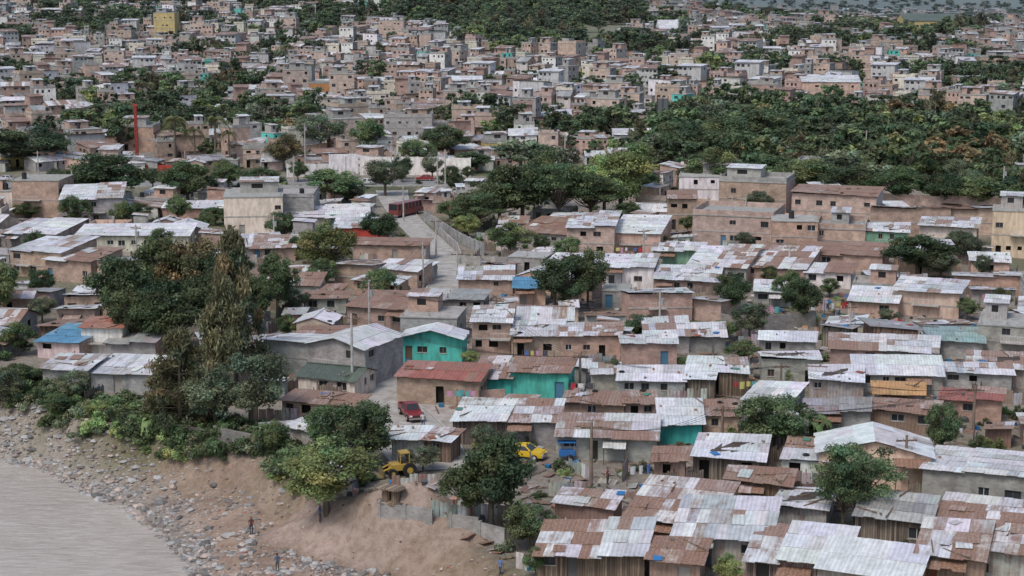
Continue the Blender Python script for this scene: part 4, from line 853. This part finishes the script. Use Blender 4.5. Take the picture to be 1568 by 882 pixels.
for q in range(5): mb.tube((-8*px+q*4*px,.3,28*px),(-8*px+q*4*px,.1,54*px),.06,.06,(.08,.08,.08),PAINT,4)
link("billboard",mb.mesh("bb"),(x,y,z))
A=Vector((*onplane(1115,217,6.8),6.8)); B=Vector((*onplane(1196,236,5.8),5.8)); A.z=B.z=6.2; yc=(.60,.42,.15); mb=MB(); d=(B-A); Lb=d.length; ang=math.atan2(d.y,d.x)
mb.box(0,Lb,-1,1,-.25,0,(.4,.38,.34),CON)
for s in(-1.03,1.03):
    mb.box(0,Lb,s-.04,s+.04,1.2,1.3,yc,PAINT); mb.box(0,Lb,s-.05,s+.05,-.35,.12,yc,PAINT); k=0
    while k<Lb: mb.box(k,k+.08,s-.03,s+.03,.12,1.2,yc,PAINT); mb.tube((k,s,.1),(min(Lb,k+1),s,1.2),.04,.04,yc,PAINT,4); k+=1.0
for k in(.8,Lb/2,Lb-.8): mb.box(k-.3,k+.3,-.5,.5,-7.5,-.352,(.5,.42,.25),CON)
for k in range(22):
    mb.box(Lb+.02+k*.3,Lb+.3+k*.3,-1,1,-.25-(k+1)*.27,-.05-(k+1)*.27,(.42,.4,.36),CON)
for s in(-1.03,1.03): mb.tube((Lb,s,1.25),(Lb+6.6,s,-4.8),.06,.06,yc,PAINT,5); mb.tube((Lb,s,-.1),(Lb+6.6,s,-6.1),.16,.16,yc,PAINT,5)
for k in range(14):
    for s in(-1.03,1.03): t=k/14*6.6; mb.tube((Lb+t,s,-.1-t*.91),(Lb+t,s,1.25-t*.91),.035,.035,yc,PAINT,4)
link("pedestrian_bridge",mb.mesh("pb"),A,ang)
# ------------------------------------------------------------------ vehicles
def car_mesh(kind,col):
    W=.86; mb=MB(); g=(.03,.035,.04)
    if kind=='car': prof=[(-2.15,.35),(-2.2,.62),(-2.1,.86),(-1.35,.93),(1.0,.95),(1.95,.85),(2.15,.62),(2.1,.35)]; cab=[(-1.75,.92),(-1.2,1.42),(.35,1.45),(1.05,.95)]
    elif kind=='pickup': prof=[(-2.6,.5),(-2.6,1.05),(-.55,1.08),(1.0,1.08),(2.3,1.0),(2.5,.8),(2.5,.45)]; cab=[(-.75,1.07),(-.6,1.72),(.55,1.74),(1.15,1.08)]
    elif kind=='bus': prof=[(-4.8,.45),(-4.85,1.5),(4.3,1.5),(4.85,1.3),(4.9,.45)]; cab=[(-4.82,1.49),(-4.7,2.9),(4.1,2.9),(4.4,1.49)]; W=1.2
    n=len(prof)
    P=lambda a,y:[(x,y*(.94 if i in(0,n-1) else 1),z) for i,(x,z) in enumerate(a)]
    l,r_=P(prof,W),P(prof,-W); mb.poly(r_[::-1],col,0); mb.poly(l,col,0)
    for i in range(n):
        j=(i+1)%n; mb.poly([l[i],l[j],r_[j],r_[i]],col if i!=n-1 else (.05,.05,.05),0)
    t=.8 if kind!='bus' else .97; C=[(x,W*(.97 if i in(0,3) else t),z) for i,(x,z) in enumerate(cab)]; D=[(x,-y,z) for x,y,z in C]
    mb.poly(C,col,0); mb.poly(D[::-1],col,0); mb.poly([C[1],C[2],D[2],D[1]],col,0)
    mb.poly([C[0],C[1],D[1],D[0]],col,0); mb.poly([C[2],C[3],D[3],D[2]],col,0)
    def inset(q,f,o):
        q=[Vector(a) for a in q]; c=sum(q,Vector())/4; n_=(q[1]-q[0]).cross(q[2]-q[0]).normalized()*o; return [c+(a-c)*f+n_ for a in q]
    for q in ([C[2],C[3],D[3],D[2]],[C[0],C[1],D[1],D[0]]): 
        a=inset(q,.86,.012); b=inset(q,.86,-.012); mb.poly(a,g,1); mb.poly(b,g,1)
    for S,sg in((C,1),(D,-1)):
        nn=2 if kind!='bus' else 7
        for k in range(nn):
            f=lambda a,t:Vector(S[a[0]]).lerp(Vector(S[a[1]]),t)
            t0,t1=k/nn+.03,(k+1)/nn-.03; q=[f((0,3),t0),f((0,3),t1),f((1,2),t1),f((1,2),t0)]; c=sum(q,Vector())/4; mb.poly([c+(a-c)*.84+Vector((0,sg*.015,.0)) for a in q],g,1)
    if kind=='pickup':
        mb.box(-2.5,-.8,-.74,.74,1.083,1.1,(.04,.04,.04),0); 
        for s in(-.8,.8): mb.box(-2.6,-.75,s-.05,s+.05,1.085,1.22,col,0)
        mb.box(-2.62,-2.54,-.749,.749,1.085,1.22,col,0)
    fx=prof[-2][0]; bx=prof[1][0]; zz=prof[-2][1]
    for s in(-1,1):
        mb.box(fx-.1,fx+.03,s*W*.72-.16,s*W*.72+.16,zz-.12,zz+.06,(.75,.75,.7),1); mb.box(bx-.03,bx+.1,s*W*.8-.1,s*W*.8+.1,.7,.88,(.35,.02,.02),1)
    mb.box(fx-.05,fx+.1,-W*.95,W*.95,.38,.55,(.3,.3,.3),0); mb.box(bx-.1,bx+.05,-W*.95,W*.95,.38,.55,(.3,.3,.3),0); mb.box(fx-.03,fx+.035,-.4,.4,zz-.12,zz+.03,(.05,.05,.05),0)
    wr=.33 if kind=='car' else(.4 if kind=='pickup' else .5)
    for x in ((-1.35,1.35) if kind=='car' else (-1.6,1.6) if kind=='pickup' else(-3,3)):
        for s in(-1,1):
            mb.tube((x,s*(W-.16),wr),(x,s*(W+.03),wr),wr,wr,(.025,.025,.025),2,16); mb.tube((x,s*(W+.031),wr),(x,s*(W+.045),wr),wr*.55,wr*.5,(.45,.45,.45),0,10)
    for s in(-1,1): mb.box(.75,.95,s*(W+.02)-.06,s*(W+.02)+.06,.98,1.1,col,0)
    return mb.mesh("veh",[M_CARP,M_GLASS,M_RUB])
def veh(kind,u,v,yaw,col,name,dz=.07):
    x,y,z=ground(u,v); link(name,car_mesh(kind,col),(x,y,z+dz),math.radians(yaw))
veh('pickup',629,640,-72,(.22,.025,.03),"parked_pickup_truck"); veh('car',712,674,175,(.17,.03,.035),"parked_car"); veh('car',803,702,-20,(.72,.48,.03),"parked_taxi_car"); veh('car',768,695,160,(.72,.48,.04),"parked_taxi_car")
veh('bus',622,330,60,(.24,.06,.06),"parked_bus")
for u,v,k,c in [(8,278,'car',(.5,.5,.5)),(45,285,'car',(.1,.1,.12)),(560,283,'car',(.6,.6,.6)),(650,277,'car',(.35,.03,.03)),(705,285,'pickup',(.65,.65,.65)),(490,278,'car',(.05,.1,.25)),(385,280,'car',(.7,.7,.7))]: veh(k,u,v,R.choice([0,180]),c,{"car":"car","pickup":"pickup_truck","bus":"bus"}[k],.1)
x,y,z=ground(868,704); mb=MB(); mb.box(-.8,.8,-.5,.5,.5,1.1,(.04,.16,.42),PAINT); mb.box(-.9,.9,-.6,.6,1.9,1.98,(.05,.2,.5),CLOTH)
for a in(-.75,.75):
    for b in(-.45,.45): mb.tube((a,b,1.1),(a,b,1.9),.03,.03,(.3,.3,.3),PAINT,5)
for s in(-.55,.55): mb.tube((.3,s-.05,.35),(.3,s+.05,.35),.35,.35,(.03,.03,.03),RUB,12)
mb.tube((-.8,0,.6),(-1.5,0,.7),.03,.03,(.3,.3,.3),PAINT,5); mb.tube((-.7,0,.5),(-.7,0,0),.04,.04,(.2,.2,.2),PAINT,5); link("vendor_cart",mb.mesh("cart"),(x,y,z))
x,y,z=ground(612,728); mb=MB(); yc=(.5,.33,.07); mb.box(-1.3,1.0,-.7,.7,.7,1.3,yc,PAINT); mb.box(-.9,.1,-.6,.6,2.3,2.42,yc,PAINT); mb.box(-.6,.0,-.45,.45,1.3,1.7,(.05,.05,.05),PAINT)
for a in(-.85,.05):
    for b in(-.55,.55): mb.tube((a,b,1.3),(a,b,2.3),.05,.05,yc,PAINT,5)
for a,r0 in((-.8,.7),(.9,.48)):
    for s in(-.8,.8): mb.tube((a,s-.18,r0),(a,s+.18,r0),r0,r0,(.03,.03,.03),RUB,16); mb.tube((a,s-.19,r0),(a,s+.19,r0),r0*.45,r0*.45,yc,PAINT,10)
for s in(-.5,.5): mb.tube((.3,s,1.3),(1.9,s,.7),.09,.09,yc,PAINT,6)
mb.box(1.9,2.5,-.9,.9,.15,.25,(.25,.2,.1),PAINT); mb.box(1.85,1.9,-.9,.9,.15,.9,(.25,.2,.1),PAINT); link("wheel_loader",mb.mesh("ldr"),(x,y,z),math.radians(200))
for u,v in((592,768),(606,770)):
    x,y,z=ground(u,v); mb=MB(); mb.tube((0,0,0),(0,0,.1),.9,.9,(.3,.24,.18),WOOD,14); mb.tube((0,0,.1),(0,0,1.3),.4,.4,(.26,.2,.16),WOOD,12); mb.tube((0,0,1.3),(0,0,1.4),.9,.9,(.34,.28,.22),WOOD,14); link("cable_spool",mb.mesh("sp"),(x,y,z),0)
LC=[(.7,.7,.7),(.1,.2,.5),(.5,.06,.08),(.6,.55,.2),(.1,.1,.12),(.55,.3,.4),(.15,.4,.4)]
def laundry(u,v,L_,yaw,dz=0):
    x,y,z=ground(u,v); mb=MB(); mb.tube((0,0,0),(0,0,2),.04,.04,(.25,.2,.16),WOOD,5); mb.tube((L_,0,0),(L_,0,2),.04,.04,(.25,.2,.16),WOOD,5); mb.tube((0,0,1.95),(L_,0,1.95),.012,.012,(.1,.1,.1),PAINT,3,False); k=.3
    while k<L_-.6:
        w=R.uniform(.35,.8);h=R.uniform(.5,1.0); c=R.choice(LC); n=4
        for i in range(n):
            a,b=k+w*i/n,k+w*(i+1)/n; s0,s1=.05*math.sin(i*2.),.05*math.sin((i+1)*2.); mb.poly([(a,0,1.94),(b,0,1.94),(b,s1,1.94-h),(a,s0,1.94-h)],c,CLOTH)
        k+=w+R.uniform(.08,.4)
    link("clothesline",mb.mesh("cl"),(x,y,z+dz),math.radians(yaw))
for a in [(680,624,4,0),(1262,485,4,20),(1275,500,3,60),(940,396,5,0),(700,622,2.5,0),(960,745,3,20),(1290,470,4,-20),(1480,800,3,0),(870,612,3,0),(1150,490,4,0),(610,470,3,30),(1500,470,4,0),(330,520,3,0),(800,560,4,0),(1120,610,3,10),(1340,510,4,0)]: laundry(*a)
# ------------------------------------------------------------------ people
def add_person(u,v,yaw,shirt,pants,pose='stand'):
    import bmesh
    x,y,z=ground(u,v)
    J={'pel':(0,0,.95,.13),'bel':(0,0,1.1,.125),'che':(0,0,1.32,.145),'nek':(0,.0,1.48,.06),'hd0':(0,-.01,1.56,.075),'hd':(0,-.02,1.66,.10),'hd1':(0,-.015,1.74,.07)}
    E=[('pel','bel'),('bel','che'),('che','nek'),('nek','hd0'),('hd0','hd'),('hd','hd1')]
    for s,n in((1,'r'),(-1,'l')):
        f=.14*s if pose=='walk' else .02*s; J['hip'+n]=(.09*s,0,.9,.095); J['kn'+n]=(.1*s,-.04-f,.5,.062); J['an'+n]=(.1*s,.03-f*2 if pose=='walk' else .02,.08,.042); J['to'+n]=(.11*s,J['an'+n][1]-.17,.035,.036)
        J['sh'+n]=(.19*s,0,1.4,.06); J['el'+n]=(.25*s,.03+f*.6,1.13,.043); J['wr'+n]=(.25*s,-.06+f*1.4 if pose!='work' else -.28,.89 if pose!='work' else 1.0,.028); w=J['wr'+n]; J['pa'+n]=(w[0],w[1]-.02,w[2]-.07,.03)
        E+=[('pel','hip'+n),('hip'+n,'kn'+n),('kn'+n,'an'+n),('an'+n,'to'+n),('che','sh'+n),('sh'+n,'el'+n),('el'+n,'wr'+n),('wr'+n,'pa'+n)]
        for k in range(4): J[f'f{k}{n}']=(w[0]+(k-1.5)*.003,w[1]-.045+k*.02,w[2]-.155+abs(k-1.4)*.008,.008); E.append(('pa'+n,f'f{k}{n}'))
        J['th'+n]=(w[0]-.02*s,w[1]-.06,w[2]-.07,.009); E.append(('wr'+n,'th'+n))
    ks=list(J); me=bpy.data.meshes.new("body"); me.from_pydata([J[k][:3] for k in ks],[(ks.index(a),ks.index(b)) for a,b in E],[])
    o=bpy.data.objects.new("tmp",me); COL.objects.link(o)
    try:
        bm_=bmesh.new(); bm_.from_mesh(me); ly=bm_.verts.layers.skin.verify(); bm_.verts.ensure_lookup_table()
        for i,k in enumerate(ks): bm_.verts[i][ly].radius=(J[k][3],J[k][3]*(.8 if k in('pel','bel','che') else 1)); bm_.verts[i][ly].use_root=(k=='pel')
        bm_.to_mesh(me); bm_.free(); m=o.modifiers.new("s",'SKIN'); m.use_smooth_shade=True; o.modifiers.new("ss",'SUBSURF').levels=1
        dg=bpy.context.evaluated_depsgraph_get(); e=bpy.data.meshes.new_from_object(o.evaluated_get(dg))
        skin=(.25,.14,.09); cols=[]
        for p in e.polygons:
            c=p.center; 
            if c.z>1.5: col=(.02,.015,.012) if (c.z>1.70 or (c.y>.01 and c.z>1.57)) else skin
            elif c.z>.93 and not (abs(c.x)>.2 and c.z<1.2): col=shirt
            elif abs(c.x)>.2 and c.z>.6: col=skin
            elif c.z<.07: col=(.05,.04,.035)
            else: col=pants
            cols+=[(*col,1)]*len(p.vertices)
        e.materials.clear(); setup(e,cols,[M_SKIN],smooth=True)
        P=link("person",e,(x,y,z),math.radians(yaw))
        mb=MB()
        for s in(-1,1): mb.box(.033*s-.012,.033*s+.012,-.125,-.105,1.655,1.668,(.02,.02,.02),0); mb.box(.1*s-.01,.1*s+.01,-.02,.015,1.62,1.67,skin,0)
        mb.poly([(-.015,-.11,1.61),(.015,-.11,1.61),(0,-.14,1.615),],skin,0); mb.poly([(-.014,-.11,1.61),(0,-.138,1.615),(0,-.11,1.66)],skin,0); mb.poly([(.014,-.11,1.61),(0,-.11,1.66),(0,-.138,1.615)],skin,0); mb.box(-.025,.025,-.11,-.098,1.577,1.585,(.2,.06,.05),0)
        link("face",mb.mesh("face",[M_SKIN]),parent=P)
    except Exception as ex: print("person failed",ex)
    bpy.data.objects.remove(o)
bpy.context.view_layer.update()
for a in [(385,818,20,(.12,.045,.045),(.05,.05,.08),'stand'),(766,884,-40,(.12,.2,.4),(.06,.06,.07),'walk'),(490,800,70,(.06,.13,.3),(.1,.1,.12),'work'),(648,655,10,(.6,.6,.6),(.05,.07,.15),'walk'),(930,742,60,(.4,.1,.1),(.06,.06,.06),'stand'),(690,470,-60,(.5,.45,.2),(.05,.06,.12),'walk'),(668,420,10,(.1,.3,.3),(.04,.04,.05),'walk'),(152,610,0,(.1,.3,.6),(.05,.05,.05),'stand'),(425,876,200,(.08,.12,.2),(.1,.1,.1),'work')]: add_person(*a)
# ------------------------------------------------------------------ light
w=bpy.data.worlds.new("World"); sc.world=w; w.use_nodes=True; nt=w.node_tree; bg=nt.nodes['Background']; sk=nt.nodes.new('ShaderNodeTexSky'); sk.sky_type='NISHITA'; sk.sun_disc=False
EL,AZ=55,215
sk.sun_elevation=math.radians(EL); sk.sun_rotation=math.radians(AZ); sk.air_density=1.0; sk.dust_density=3; sk.ozone_density=1; nt.links.new(sk.outputs[0],bg.inputs[0]); bg.inputs[1].default_value=.15
sl=bpy.data.lights.new("sun",'SUN'); sl.energy=1.5; sl.angle=math.radians(16); sl.color=(1,.985,.96); so=bpy.data.objects.new("sun",sl); COL.objects.link(so)
az=math.radians(AZ); dv=Vector((math.sin(az)*math.cos(math.radians(EL)),math.cos(az)*math.cos(math.radians(EL)),math.sin(math.radians(EL)))); so.rotation_euler=dv.to_track_quat('Z','Y').to_euler()
sc.view_settings.view_transform='Standard'; sc.view_settings.look='None'; sc.view_settings.exposure=0
